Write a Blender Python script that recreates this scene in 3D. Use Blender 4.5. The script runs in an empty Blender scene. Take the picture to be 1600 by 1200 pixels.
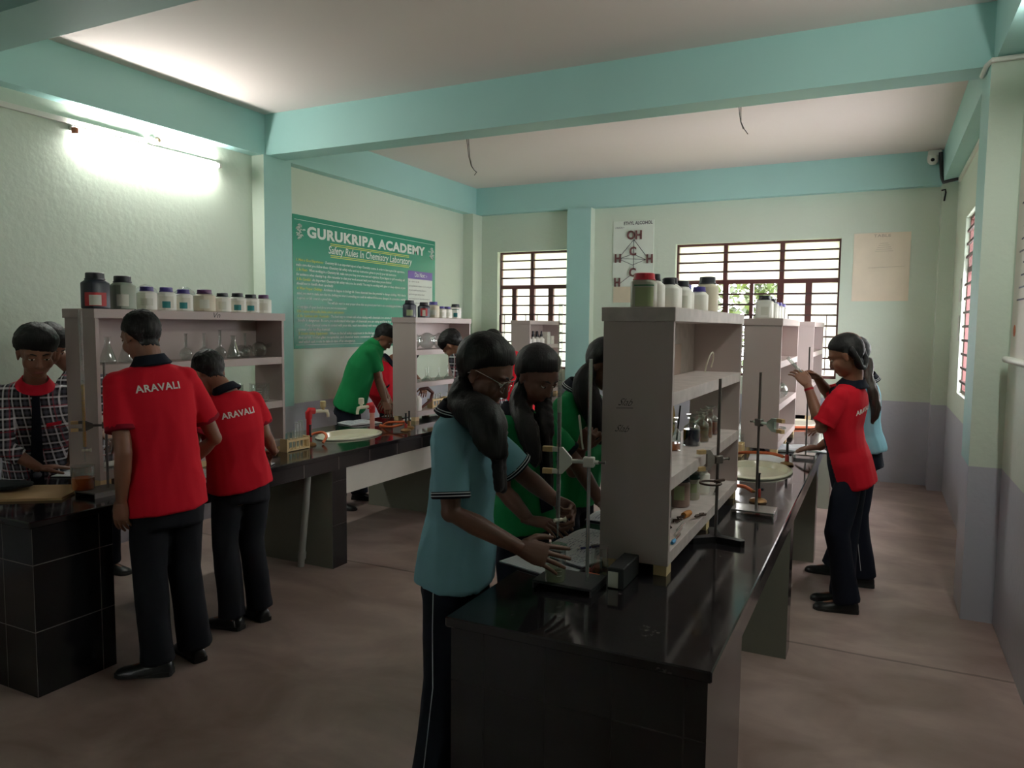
import bpy, bmesh, math, random
from mathutils import Vector as V, Matrix, noise
from mathutils.bvhtree import BVHTree
S = bpy.context.scene
C = S.collection
random.seed(7)

# ------------------------------------------------------------------ camera
CR = Matrix(((0.89676604, -0.04281139, 0.44042916),
             (0.44240325, 0.06539874, -0.89442851),
             (0.00948822, 0.99694041, 0.07758727)))
CF = 1162.506
CO = V((0, 0, 1.6))
cam = bpy.data.cameras.new('camera')
cam.sensor_width = 36
cam.lens = CF / 1600 * 36
cam.clip_start = 0.02
camo = bpy.data.objects.new('camera', cam)
C.objects.link(camo)
camo.matrix_world = Matrix.Translation(CO) @ CR.to_4x4()
S.camera = camo

def at(u, v, x=None, y=None, z=None):
    """world point seen at pixel (u, v) of the 1600x1200 frame on the plane x=, y= or z="""
    d = CR @ V((u - 800, -(v - 600), -CF))
    k, val = (0, x) if x is not None else (1, y) if y is not None else (2, z)
    return CO + d * ((val - CO[k]) / d[k])

# ------------------------------------------------------------------ sky and exposure
W = bpy.data.worlds.new('overcast_sky')
S.world = W
W.use_nodes = True
wn = W.node_tree
bg = wn.nodes['Background']
bg.inputs['Color'].default_value = (0.98, 0.97, 1.0, 1)
bg.inputs['Strength'].default_value = 20.0
S.view_settings.view_transform = 'Standard'
S.view_settings.look = 'None'
S.view_settings.gamma = 1
S.view_settings.use_curve_mapping = False
S.view_settings.exposure = 0.17
S.cycles.use_denoising = True
S.cycles.max_bounces = 10
S.cycles.diffuse_bounces = 6
S.cycles.transparent_max_bounces = 24
S.cycles.sample_clamp_indirect = 4
S.cycles.caustics_reflective = False
S.cycles.caustics_refractive = False
TUBE_POWER = 124.0
# daylight: portals that guide the sky's light through the openings
def portal(name, loc, rot, sx, sy):
    l = bpy.data.lights.new(name, 'AREA')
    l.shape = 'RECTANGLE'; l.size = sx; l.size_y = sy
    l.cycles.is_portal = True
    o = bpy.data.objects.new(name, l); C.objects.link(o)
    o.location = loc; o.rotation_euler = rot
PI = math.pi
portal('daylight_portal', (-4.0, 8.93, 1.8), (-PI / 2, 0, 0), 1.1, 1.6)
portal('daylight_portal', (-1.28, 8.93, 1.8), (-PI / 2, 0, 0), 1.9, 1.6)
portal('daylight_portal', (-3.05, -2.83, 1.7), (PI / 2, 0, 0), .9, 1.1)  # serves the added fill window behind the camera
portal('daylight_portal', (0.87, 6.5, 1.8), (0, PI / 2, 0), 1.6, 2.1)

# ------------------------------------------------------------------ geometry helpers
def frame_z(d, hint=V((0, 0, 1))):
    d = d.normalized()
    if abs(d.dot(hint)) > 0.98: hint = V((1, 0, 0))
    s = hint.cross(d).normalized()
    return s, d.cross(s), d

class MB:
    def __init__(self): self.v = []; self.f = []; self.m = []
    def add(self, vs, fs, m=0):
        n = len(self.v)
        self.v += [V(p) for p in vs]
        self.f += [tuple(i + n for i in f) for f in fs]
        self.m += [m] * len(fs)
        return self
    def box(self, x0, x1, y0, y1, z0, z1, m=0, bev=0.0, R=None, c=None):
        bm = bmesh.new()
        bmesh.ops.create_cube(bm, size=1)
        for q in bm.verts:
            q.co = V(((x0 + x1) / 2 + q.co.x * (x1 - x0), (y0 + y1) / 2 + q.co.y * (y1 - y0), (z0 + z1) / 2 + q.co.z * (z1 - z0)))
        if bev > 0:
            bmesh.ops.bevel(bm, geom=bm.edges[:], offset=bev, segments=1, affect='EDGES', profile=.5)
        bm.verts.index_update()
        vs = [q.co.copy() for q in bm.verts]
        if R is not None:
            c = V(c) if c is not None else V((0, 0, 0))
            vs = [c + R @ p for p in vs]
        elif c is not None:
            vs = [V(c) + p for p in vs]
        fs = [[q.index for q in f.verts] for f in bm.faces]
        bm.free()
        return self.add(vs, fs, m)
    def tube(self, pts, r, n=10, caps=True, m=0, closed=False, flat=1.0, up=V((0, 0, 1))):
        pts = [V(p) for p in pts]
        k = len(pts)
        rs = r if isinstance(r, (list, tuple)) else [r] * k
        vs = []; prev = None
        for i, p in enumerate(pts):
            if closed: t = pts[(i + 1) % k] - pts[i - 1]
            else: t = pts[min(i + 1, k - 1)] - pts[max(i - 1, 0)]
            if t.length < 1e-9: t = V((0, 0, 1))
            t.normalize()
            if prev is None: s, u, _ = frame_z(t, up)
            else:
                s = prev - t * prev.dot(t)
                if s.length < 1e-6: s, u, _ = frame_z(t, up)
                s.normalize(); u = t.cross(s)
            prev = s
            for j in range(n):
                a = 2 * PI * j / n
                vs.append(p + s * (math.cos(a) * rs[i]) + u * (math.sin(a) * rs[i] * flat))
        fs = []
        for i in range(k if closed else k - 1):
            a0, b0 = i * n, ((i + 1) % k) * n
            for j in range(n):
                fs.append((a0 + j, a0 + (j + 1) % n, b0 + (j + 1) % n, b0 + j))
        if caps and not closed:
            fs.append(tuple(reversed(range(n)))); fs.append(tuple(range((k - 1) * n, k * n)))
        return self.add(vs, fs, m)
    def cyl(self, a, b, r, r2=None, n=16, m=0, caps=True):
        return self.tube([a, b], [r, r if r2 is None else r2], n, caps, m)
    def lathe(self, prof, n=20, loc=(0, 0, 0), sx=1, sy=1, ex=2.0, m=0, closed=False, R=None, rot=0.0):
        loc = V(loc); vs = []; fs = []
        for (r, z) in prof:
            for j in range(n):
                a = 2 * PI * j / n + rot
                c, s = math.cos(a), math.sin(a)
                if ex != 2.0:
                    q = (abs(c) ** ex + abs(s) ** ex) ** (-1 / ex); c *= q; s *= q
                p = V((c * max(r, 1e-5) * sx, s * max(r, 1e-5) * sy, z))
                vs.append(loc + (R @ p if R is not None else p))
        k = len(prof)
        for i in range(k - 1 if not closed else k):
            a0, b0 = i * n, ((i + 1) % k) * n
            for j in range(n): fs.append((a0 + j, a0 + (j + 1) % n, b0 + (j + 1) % n, b0 + j))
        if not closed:
            if prof[0][0] > 1e-4: fs.append(tuple(reversed(range(n))))
            if prof[-1][0] > 1e-4: fs.append(tuple(range((k - 1) * n, k * n)))
        return self.add(vs, fs, m)
    def ell(self, c, r, R=None, nu=18, nv=11, m=0, fn=None):
        c = V(c); vs = []; fs = []
        if not isinstance(r, (list, tuple)): r = (r, r, r)
        def pt(x, y, z):
            d = V((x, y, z)); q = fn(d) if fn else 1.0
            p = V((x * r[0], y * r[1], z * r[2])) * q
            return c + (R @ p if R is not None else p)
        vs.append(pt(0, 0, -1))
        for i in range(1, nv):
            a = PI * i / nv - PI / 2
            for j in range(nu):
                b = 2 * PI * j / nu
                vs.append(pt(math.cos(a) * math.cos(b), math.cos(a) * math.sin(b), math.sin(a)))
        vs.append(pt(0, 0, 1))
        for j in range(nu): fs.append((0, 1 + (j + 1) % nu, 1 + j))
        for i in range(nv - 2):
            for j in range(nu):
                a0 = 1 + i * nu; b0 = a0 + nu
                fs.append((a0 + j, a0 + (j + 1) % nu, b0 + (j + 1) % nu, b0 + j))
        l = len(vs) - 1; a0 = 1 + (nv - 2) * nu
        for j in range(nu): fs.append((a0 + j, a0 + (j + 1) % nu, l))
        return self.add(vs, fs, m)
    def rings(self, rs, caps=True, m=0):
        n = len(rs[0]); vs = [p for r in rs for p in r]; fs = []
        for i in range(len(rs) - 1):
            for j in range(n):
                fs.append((i * n + j, i * n + (j + 1) % n, (i + 1) * n + (j + 1) % n, (i + 1) * n + j))
        if caps: fs.append(tuple(reversed(range(n)))); fs.append(tuple(range((len(rs) - 1) * n, len(rs) * n)))
        return self.add(vs, fs, m)
    def prism(self, poly, d, m=0):
        """closed polygon (list of 3-D points) extruded by vector d"""
        d = V(d); n = len(poly); poly = [V(p) for p in poly]
        vs = poly + [p + d for p in poly]
        fs = [tuple(reversed(range(n))), tuple(range(n, 2 * n))] + [(j, (j + 1) % n, n + (j + 1) % n, n + j) for j in range(n)]
        return self.add(vs, fs, m)
    def mesh(self, name, org=V((0, 0, 0))):
        me = bpy.data.meshes.new(name)
        me.from_pydata([tuple(p - org) for p in self.v], [], self.f)
        me.polygons.foreach_set('material_index', self.m)
        bm = bmesh.new(); bm.from_mesh(me)
        bmesh.ops.recalc_face_normals(bm, faces=bm.faces[:])
        bm.to_mesh(me); bm.free()
        return me
    def build(self, name, mats, parent=None, smooth=True, ang=40, org=None, local=False):
        """org: object origin in the world; vertices are in world coordinates unless local"""
        if parent is not None and not local: o_ = wl(parent)
        else: o_ = V(org) if org is not None and not local else V((0, 0, 0))
        me = self.mesh(name, o_)
        return link(name, me, mats, parent, smooth, ang, o_ if parent is None and not local else V((0, 0, 0)))

def wl(o):
    p = V((0, 0, 0))
    while o is not None: p += o.location; o = o.parent
    return p

def link(name, me, mats, parent=None, smooth=True, ang=40, loc=V((0, 0, 0))):
    for mt in (mats if isinstance(mats, (list, tuple)) else [mats]): me.materials.append(mt)
    if smooth:
        me.shade_smooth()
        me.set_sharp_from_angle(angle=math.radians(ang))
    o = bpy.data.objects.new(name, me); C.objects.link(o)
    o.location = loc
    if parent is not None: o.parent = parent
    return o

def tag(o, label=None, cat=None, group=None, kind=None):
    if label: o['label'] = label
    if cat: o['category'] = cat
    if group: o['group'] = group
    if kind: o['kind'] = kind
    return o

def thing(name, loc, label=None, cat=None, group=None, kind=None, rz=0.0):
    o = bpy.data.objects.new(name, None); C.objects.link(o)
    o.location = V(loc); o.rotation_euler = (0, 0, rz); o.empty_display_size = .05
    return tag(o, label, cat, group, kind)

def copy_tree(o, parent=None):
    c = o.copy(); C.objects.link(c)
    if parent is not None: c.parent = parent
    for ch in list(o.children): copy_tree(ch, c)
    return c

def remesh(mb, vox, smooth=2):
    me = mb.mesh('tmp')
    o = bpy.data.objects.new('tmp', me); C.objects.link(o)
    m = o.modifiers.new('r', 'REMESH'); m.mode = 'VOXEL'; m.voxel_size = vox; m.adaptivity = 0
    if smooth:
        s = o.modifiers.new('s', 'SMOOTH'); s.iterations = smooth; s.factor = .5
    dg = bpy.context.evaluated_depsgraph_get()
    out = bpy.data.meshes.new_from_object(o.evaluated_get(dg), depsgraph=dg)
    bpy.data.objects.remove(o); bpy.data.meshes.remove(me)
    r = MB()
    vs = [q.co.copy() for q in out.vertices]
    r.add(vs, [tuple(p.vertices) for p in out.polygons])
    bpy.data.meshes.remove(out)
    return r

# ------------------------------------------------------------------ materials
MATS = {}
def new_mat(name):
    m = bpy.data.materials.new(name); m.use_nodes = True
    nt = m.node_tree
    return m, nt, nt.nodes['Principled BSDF']

def srgb(r, g, b):
    f = lambda c: (c / 255 / 12.92) if c / 255 <= .04045 else ((c / 255 + .055) / 1.055) ** 2.4
    return (f(r), f(g), f(b), 1)

def N(nt, t, **kw):
    n = nt.nodes.new(t)
    for k, v in kw.items(): setattr(n, k, v)
    return n

def mat(name, col, rough=.6, metal=0.0, var=.12, scale=8.0, bump=0.0, bscale=60.0, spec=.5, coat=0.0, trans=0.0, detail=4.0):
    """col: sRGB 0-255; mottled by noise so that no surface is dead flat"""
    if name in MATS: return MATS[name]
    m, nt, b = new_mat(name)
    c = srgb(*col)
    tc = N(nt, 'ShaderNodeTexCoord')
    nz = N(nt, 'ShaderNodeTexNoise'); nz.inputs['Scale'].default_value = scale; nz.inputs['Detail'].default_value = detail
    nt.links.new(tc.outputs['Object'], nz.inputs['Vector'])
    mx = N(nt, 'ShaderNodeMix', data_type='RGBA')
    mx.inputs[6].default_value = [x * (1 - var) for x in c[:3]] + [1]
    mx.inputs[7].default_value = [min(1, x * (1 + var)) for x in c[:3]] + [1]
    nt.links.new(nz.outputs['Fac'], mx.inputs[0])
    nt.links.new(mx.outputs[2], b.inputs['Base Color'])
    b.inputs['Roughness'].default_value = rough
    b.inputs['Metallic'].default_value = metal
    b.inputs['Specular IOR Level'].default_value = spec
    b.inputs['Coat Weight'].default_value = coat
    b.inputs['Transmission Weight'].default_value = trans
    if bump:
        n2 = N(nt, 'ShaderNodeTexNoise'); n2.inputs['Scale'].default_value = bscale; n2.inputs['Detail'].default_value = 3
        nt.links.new(tc.outputs['Object'], n2.inputs['Vector'])
        bp = N(nt, 'ShaderNodeBump'); bp.inputs['Strength'].default_value = bump; bp.inputs['Distance'].default_value = .01
        nt.links.new(n2.outputs['Fac'], bp.inputs['Height'])
        nt.links.new(bp.outputs['Normal'], b.inputs['Normal'])
    MATS[name] = m
    return m

def glass(name, tint=(235, 240, 238), edge=.65, rough=.02):
    """thin-walled glass: clear face on, reflecting at the rim"""
    if name in MATS: return MATS[name]
    m, nt, b = new_mat(name); nt.nodes.remove(b)
    out = nt.nodes['Material Output']
    tr = N(nt, 'ShaderNodeBsdfTransparent'); tr.inputs['Color'].default_value = srgb(*tint)
    gl = N(nt, 'ShaderNodeBsdfGlossy'); gl.inputs['Roughness'].default_value = rough
    gl.inputs['Color'].default_value = (.95, .95, .95, 1)
    lw = N(nt, 'ShaderNodeLayerWeight'); lw.inputs['Blend'].default_value = .35
    nz = N(nt, 'ShaderNodeTexNoise'); nz.inputs['Scale'].default_value = 30
    mr = N(nt, 'ShaderNodeMath', operation='MULTIPLY_ADD'); mr.inputs[1].default_value = edge; mr.inputs[2].default_value = .05
    nt.links.new(lw.outputs['Facing'], mr.inputs[0])
    mx = N(nt, 'ShaderNodeMixShader')
    nt.links.new(mr.outputs[0], mx.inputs[0]); nt.links.new(tr.outputs[0], mx.inputs[1]); nt.links.new(gl.outputs[0], mx.inputs[2])
    nt.links.new(mx.outputs[0], out.inputs['Surface'])
    MATS[name] = m
    return m

def burette_glass():
    m = glass('graduated_burette_glass', (240, 243, 240), .7, .08)
    nt = m.node_tree; out = nt.nodes['Material Output']; src = out.inputs['Surface'].links[0].from_socket
    df = N(nt, 'ShaderNodeBsdfDiffuse'); df.inputs['Color'].default_value = (.8, .8, .78, 1)
    mx = N(nt, 'ShaderNodeMixShader'); mx.inputs[0].default_value = .24
    nt.links.new(src, mx.inputs[1]); nt.links.new(df.outputs[0], mx.inputs[2]); nt.links.new(mx.outputs[0], out.inputs['Surface'])
    return m

def emit(name, col, st):
    m, nt, b = new_mat(name)
    b.inputs['Base Color'].default_value = (.8, .8, .8, 1)
    b.inputs['Emission Color'].default_value = (*col, 1)
    b.inputs['Emission Strength'].default_value = st
    return m

def liquid(name, col, dens=.75):
    if name in MATS: return MATS[name]
    m, nt, b = new_mat(name)
    out = nt.nodes['Material Output']
    b.inputs['Base Color'].default_value = srgb(*col); b.inputs['Roughness'].default_value = .08
    tr = N(nt, 'ShaderNodeBsdfTransparent'); tr.inputs['Color'].default_value = srgb(*[min(255, int(c + (255 - c) * .25)) for c in col])
    mx = N(nt, 'ShaderNodeMixShader'); mx.inputs[0].default_value = dens
    nt.links.new(tr.outputs[0], mx.inputs[1]); nt.links.new(b.outputs[0], mx.inputs[2]); nt.links.new(mx.outputs[0], out.inputs['Surface'])
    MATS[name] = m
    return m

def text_mesh(txt, size, shear=0.0, bold=0.0, align='LEFT', sx=1.0, extrude=0.0, res=3, cuts=0, spacing=1.0):
    cu = bpy.data.curves.new('t', 'FONT'); cu.body = txt; cu.size = size; cu.shear = shear
    cu.offset = bold; cu.align_x = align; cu.extrude = extrude; cu.resolution_u = res; cu.space_character = spacing
    o = bpy.data.objects.new('t', cu); C.objects.link(o)
    dg = bpy.context.evaluated_depsgraph_get()
    me = bpy.data.meshes.new_from_object(o.evaluated_get(dg), depsgraph=dg)
    bpy.data.objects.remove(o); bpy.data.curves.remove(cu)
    bm = bmesh.new(); bm.from_mesh(me); bpy.data.meshes.remove(me)
    if cuts:
        bmesh.ops.triangulate(bm, faces=bm.faces[:])
        bmesh.ops.subdivide_edges(bm, edges=bm.edges[:], cuts=cuts, use_grid_fill=True)
    bm.verts.index_update()
    vs = [V((q.co.x * sx, q.co.y, q.co.z)) for q in bm.verts]; fs = [[q.index for q in f.verts] for f in bm.faces]
    bm.free()
    return vs, fs

def add_text(mb, txt, size, origin, ux, uy, width=None, m=0, lift=0.0, **kw):
    vs, fs = text_mesh(txt, size, **kw)
    if not vs: return
    ux, uy, origin = V(ux), V(uy), V(origin)
    nrm = ux.cross(uy)
    k = 1.0
    if width:
        x1 = max(p.x for p in vs); x0 = min(p.x for p in vs); k = width / max(1e-6, x1 - x0)
    mb.add([origin + ux * (p.x * k) + uy * p.y + nrm * (p.z + lift) for p in vs], fs, m)
# ================================================================== THE ROOM
XL, XR, YB, YF = -4.88, 0.62, 8.68, -2.6
ZC, ZB, DADO = 3.37, 3.03, 0.86

def wall_paint(name, top, low, bump=.15):
    m, nt, b = new_mat(name)
    tc = N(nt, 'ShaderNodeTexCoord'); sp = N(nt, 'ShaderNodeSeparateXYZ')
    nt.links.new(tc.outputs['Object'], sp.inputs[0])
    nz = N(nt, 'ShaderNodeTexNoise'); nz.inputs['Scale'].default_value = 1.1; nz.inputs['Detail'].default_value = 5
    nt.links.new(tc.outputs['Object'], nz.inputs['Vector'])
    wob = N(nt, 'ShaderNodeMath', operation='MULTIPLY_ADD'); wob.inputs[1].default_value = .012; 
    nt.links.new(nz.outputs['Fac'], wob.inputs[0]); nt.links.new(sp.outputs['Z'], wob.inputs[2])
    gt = N(nt, 'ShaderNodeMath', operation='GREATER_THAN'); gt.inputs[1].default_value = DADO + .006
    nt.links.new(wob.outputs[0], gt.inputs[0])
    def mott(c):
        x = N(nt, 'ShaderNodeMix', data_type='RGBA'); c = srgb(*c)
        x.inputs[6].default_value = [q * .93 for q in c[:3]] + [1]; x.inputs[7].default_value = [min(1, q * 1.05) for q in c[:3]] + [1]
        nt.links.new(nz.outputs['Fac'], x.inputs[0]); return x.outputs[2]
    mx = N(nt, 'ShaderNodeMix', data_type='RGBA')
    nt.links.new(gt.outputs[0], mx.inputs[0]); nt.links.new(mott(low), mx.inputs[6]); nt.links.new(mott(top), mx.inputs[7])
    nt.links.new(mx.outputs[2], b.inputs['Base Color'])
    ro = N(nt, 'ShaderNodeMapRange'); ro.inputs[3].default_value = .38; ro.inputs[4].default_value = .62
    nt.links.new(gt.outputs[0], ro.inputs[0]); nt.links.new(ro.outputs[0], b.inputs['Roughness'])
    n2 = N(nt, 'ShaderNodeTexNoise'); n2.inputs['Scale'].default_value = 22; n2.inputs['Detail'].default_value = 6
    nt.links.new(tc.outputs['Object'], n2.inputs['Vector'])
    bp = N(nt, 'ShaderNodeBump'); bp.inputs['Strength'].default_value = bump; bp.inputs['Distance'].default_value = .02
    nt.links.new(n2.outputs['Fac'], bp.inputs['Height']); nt.links.new(bp.outputs['Normal'], b.inputs['Normal'])
    return m
GREEN, TEAL, GREY = (212, 225, 210), (170, 214, 210), (184, 186, 196)
M_wall = wall_paint('pale_green_wall_paint', GREEN, GREY)
M_pillar = wall_paint('teal_pillar_paint', TEAL, GREY, .08)
M_wallL = wall_paint('rough_plaster_wall_paint', GREEN, GREY, .14)
M_beam = mat('teal_beam_paint', TEAL, .55, var=.05, scale=1.5, bump=.06, bscale=20)
M_ceil = mat('ceiling_whitewash', (232, 220, 216), .8, var=.04, scale=.8, bump=.06, bscale=12)

def floor_mat():
    m, nt, b = new_mat('polished_concrete_floor')
    tc = N(nt, 'ShaderNodeTexCoord'); mp = N(nt, 'ShaderNodeMapping'); mp.inputs['Scale'].default_value = (1.0, 1.7, 1)
    mp.inputs['Rotation'].default_value = (0, 0, .5)
    nt.links.new(tc.outputs['Object'], mp.inputs[0])
    n1 = N(nt, 'ShaderNodeTexNoise'); n1.inputs['Scale'].default_value = 1.4; n1.inputs['Detail'].default_value = 7; n1.inputs['Distortion'].default_value = .8
    n2 = N(nt, 'ShaderNodeTexNoise'); n2.inputs['Scale'].default_value = 14; n2.inputs['Detail'].default_value = 6
    nt.links.new(mp.outputs[0], n1.inputs['Vector']); nt.links.new(tc.outputs['Object'], n2.inputs['Vector'])
    cr = N(nt, 'ShaderNodeValToRGB'); e = cr.color_ramp.elements
    e[0].position = .32; e[0].color = srgb(136, 114, 106); e[1].position = .68; e[1].color = srgb(184, 162, 154)
    nt.links.new(n1.outputs['Fac'], cr.inputs[0])
    mx = N(nt, 'ShaderNodeMix', data_type='RGBA', blend_type='MULTIPLY'); mx.inputs[0].default_value = .35
    nt.links.new(cr.outputs[0], mx.inputs[6]); nt.links.new(n2.outputs['Color'], mx.inputs[7])
    cr2 = N(nt, 'ShaderNodeValToRGB'); cr2.color_ramp.elements[0].color = (.55, .55, .55, 1); cr2.color_ramp.elements[1].color = (1, 1, 1, 1)
    nt.links.new(n2.outputs['Fac'], cr2.inputs[0]); nt.links.new(cr2.outputs[0], mx.inputs[7])
    # worn joint across the slab at y = 3.97
    sp = N(nt, 'ShaderNodeSeparateXYZ'); nt.links.new(tc.outputs['Object'], sp.inputs[0])
    wob = N(nt, 'ShaderNodeMath', operation='MULTIPLY_ADD'); wob.inputs[1].default_value = .05; nt.links.new(n1.outputs['Fac'], wob.inputs[0]); nt.links.new(sp.outputs['Y'], wob.inputs[2])
    cp = N(nt, 'ShaderNodeMath', operation='COMPARE'); cp.inputs[1].default_value = 3.985; cp.inputs[2].default_value = .010; nt.links.new(wob.outputs[0], cp.inputs[0])
    jm = N(nt, 'ShaderNodeMath', operation='MULTIPLY'); jm.inputs[1].default_value = .55; nt.links.new(cp.outputs[0], jm.inputs[0])
    jx = N(nt, 'ShaderNodeMix', data_type='RGBA'); jx.inputs[7].default_value = srgb(62, 50, 46); nt.links.new(jm.outputs[0], jx.inputs[0]); nt.links.new(mx.outputs[2], jx.inputs[6])
    nt.links.new(jx.outputs[2], b.inputs['Base Color'])
    ro = N(nt, 'ShaderNodeMapRange'); ro.inputs[3].default_value = .3; ro.inputs[4].default_value = .58
    nt.links.new(n1.outputs['Fac'], ro.inputs[0]); nt.links.new(ro.outputs[0], b.inputs['Roughness'])
    bp = N(nt, 'ShaderNodeBump'); bp.inputs['Strength'].default_value = .12; bp.inputs['Distance'].default_value = .01
    nt.links.new(n2.outputs['Fac'], bp.inputs['Height']); nt.links.new(bp.outputs['Normal'], b.inputs['Normal'])
    return m

def st(name, mb, mats, parent=None, **k):
    o = mb.build(name, mats, parent, **k)
    if parent is None: o['kind'] = 'structure'
    return o

st('floor', MB().box(XL - .2, XR + .22, YF - .2, YB + .23, -.15, 0), floor_mat(), smooth=False)
st('ceiling', MB().box(XL - .2, XR + .22, YF - .2, YB + .23, ZC, ZC + .15), M_ceil, smooth=False)
st('wall_left', MB().box(XL - .2, XL, YF - .2, YB + .23, 0, ZC), M_wallL, smooth=False)
WF = (-3.45, -2.65, 1.2, 2.15)  # opening for the added fill window: x0, x1, z0, z1
st('wall_front', MB().box(XL, WF[0], YF - .2, YF, 0, ZC).box(WF[1], XR, YF - .2, YF, 0, ZC).box(WF[0], WF[1], YF - .2, YF, 0, WF[2]).box(WF[0], WF[1], YF - .2, YF, WF[3], ZC), M_wall, smooth=False)
WL = (-4.50, -3.51, 1.06, 2.555)      # window openings in the back wall: x0, x1, z0, z1
WR = (-2.17, -0.405, 1.06, 2.565)
WS = (5.45, 7.48, 1.06, 2.56)         # window opening in the right wall: y0, y1, z0, z1
b = MB(); Y2 = YB + .23
for x0, x1 in ((XL, WL[0]), (WL[1], WR[0]), (WR[1], XR)): b.box(x0, x1, YB, Y2, 0, ZC)
for w in (WL, WR):
    b.box(w[0], w[1], YB, Y2, 0, w[2]); b.box(w[0], w[1], YB, Y2, w[3], ZC)
st('wall_back', b, M_wall, smooth=False)
b = MB(); X2 = XR + .22
b.box(XR, X2, YF - .2, WS[0], 0, ZC).box(XR, X2, WS[1], Y2, 0, ZC).box(XR, X2, WS[0], WS[1], 0, WS[2]).box(XR, X2, WS[0], WS[1], WS[3], ZC)
st('wall_right', b, M_wall, smooth=False)

def pillar(name, x0, x1, y0, y1, teal):
    """teal: which side is painted teal, the others pale green"""
    b = MB().box(x0, x1, y0, y1, 0, ZB)
    o = b.build(name, [M_wall, M_pillar], smooth=False)
    ax, sg = {'+x': (0, 1), '-x': (0, -1), '-y': (1, -1)}[teal]
    for p in o.data.polygons:
        p.material_index = 1 if p.normal[ax] * sg > .9 else 0
    o['kind'] = 'structure'
pillar('trim_1', XL, -4.745, 4.83, 5.16, '+x')
pillar('trim_2', .466, XR, 4.72, 5.12, '-x')
pillar('trim_3', -3.475, -3.17, 8.54, YB, '-y')
pillar('trim_4', XL, -4.735, 8.44, YB, '+x')
pillar('trim_5', .487, XR, 8.44, YB, '-x')
for o in ('trim_4', 'trim_5'):
    for p in bpy.data.objects[o].data.polygons: p.material_index = 0
BX0, BX1 = -4.765, .49
st('trim_6', MB().box(XL, BX0, YF, YB, ZB, ZC), M_beam, smooth=False)
st('trim_7', MB().box(BX1, XR, YF, YB, ZB, ZC), M_beam, smooth=False)
st('trim_8', MB().box(BX0, BX1, 8.58, YB, ZB, ZC), M_beam, smooth=False)
st('trim_9', MB().box(BX0, BX1, 4.87, 5.09, ZB, ZC), M_beam, smooth=False)
st('trim_10', MB().box(BX0, BX1, 2.15, 2.45, ZB, ZC), M_beam, smooth=False)
st('trim_11', MB().box(BX0, BX1, -.6, -.3, ZB, ZC), M_beam, smooth=False)

# ------------------------------------------------------------------ windows
M_frame = mat('maroon_window_enamel', (84, 44, 42), .45, var=.15)
M_bar = mat('dark_iron_bars', (66, 42, 42), .5, var=.1)
def frosted():
    m, nt, b = new_mat('frosted_window_glass')
    out = nt.nodes['Material Output']
    tl = N(nt, 'ShaderNodeBsdfTranslucent'); tl.inputs['Color'].default_value = (.92, .93, .92, 1)
    b.inputs['Base Color'].default_value = (.8, .82, .8, 1); b.inputs['Roughness'].default_value = .3
    nz = N(nt, 'ShaderNodeTexNoise'); nz.inputs['Scale'].default_value = 90
    bp = N(nt, 'ShaderNodeBump'); bp.inputs['Strength'].default_value = .2; nt.links.new(nz.outputs['Fac'], bp.inputs['Height'])
    nt.links.new(bp.outputs['Normal'], b.inputs['Normal'])
    mx = N(nt, 'ShaderNodeMixShader'); mx.inputs[0].default_value = .12
    nt.links.new(tl.outputs[0], mx.inputs[1]); nt.links.new(b.outputs[0], mx.inputs[2]); nt.links.new(mx.outputs[0], out.inputs['Surface'])
    return m
M_frost = frosted()

def window(name, w, ztr, ups, lows, bars_up, bars_low, grille, panes_low, axis='y', pos=8.79):
    """w: opening; ztr: transom; ups/lows: (centre, half width) of mullions above and below; panes_low: spans of closed sashes"""
    a0, a1, z0, z1 = w
    def bx(mb, u0, u1, zz0, zz1, d=.03, off=0.0):
        p0, p1 = pos - d + off, pos + d + off
        return mb.box(u0, u1, p0, p1, zz0, zz1) if axis == 'y' else mb.box(p0, p1, u0, u1, zz0, zz1)
    root = thing(name, ((a0 + a1) / 2, pos, z0) if axis == 'y' else (pos, (a0 + a1) / 2, z0), kind='structure')
    f = MB(); t = .022
    for q in ((a0, a0 + t, z0, z1), (a1 - t, a1, z0, z1), (a0 + t, a1 - t, z1 - .025, z1), (a0 + t, a1 - t, z0, z0 + .03)): bx(f, *q)
    f.build('window_frame', M_frame, root, smooth=False)
    bx(MB(), a0 + t, a1 - t, ztr - .024, ztr + .024, .032).build('transom', M_frame, root, smooth=False)
    for c, h in ups: bx(MB(), c - h, c + h, ztr + .024, z1 - .025).build('mullion', M_frame, root, smooth=False)
    for c, h in lows: bx(MB(), c - h, c + h, z0 + .03, ztr - .024).build('mullion', M_frame, root, smooth=False)
    for z in bars_up + bars_low: bx(MB(), a0 + t, a1 - t, z - .010, z + .010, .009, -.045 if axis == 'y' else -.045).build('window_bar', M_bar, root, smooth=False)
    for u, zz0, zz1 in grille: bx(MB(), u - .005, u + .005, zz0, zz1, .005, -.045).build('window_bar', M_bar, root, smooth=False)
    us = [a0 + t] + [c for c, h in ups] + [a1 - t]
    for p, q in zip(us, us[1:]): bx(MB(), p, q, ztr + .02, z1 - .02, .003, .01).build('pane', M_frost, root, smooth=False)
    for p, q in panes_low: bx(MB(), p, q, z0 + .03, ztr - .02, .003, .012).build('pane', M_frost, root, smooth=False)
    return root
X8 = lambda u, v=450: at(u, v, y=8.79).x
lb = [2.101 - .117 * i for i in range(1, 9)]
window('window_1', WL, 2.105, [(X8(832.7), .022)], [(X8(805), .03), (X8(832.7), .034), (X8(862), .034)],
       [2.22, 2.33, 2.44], [z for z in lb], [(X8(u), 1.10, 1.745) for u in (783, 791, 824, 842, 876)],
       [(WL[0] + .02, X8(832)), (X8(832.7), WL[1] - .02)])
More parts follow.
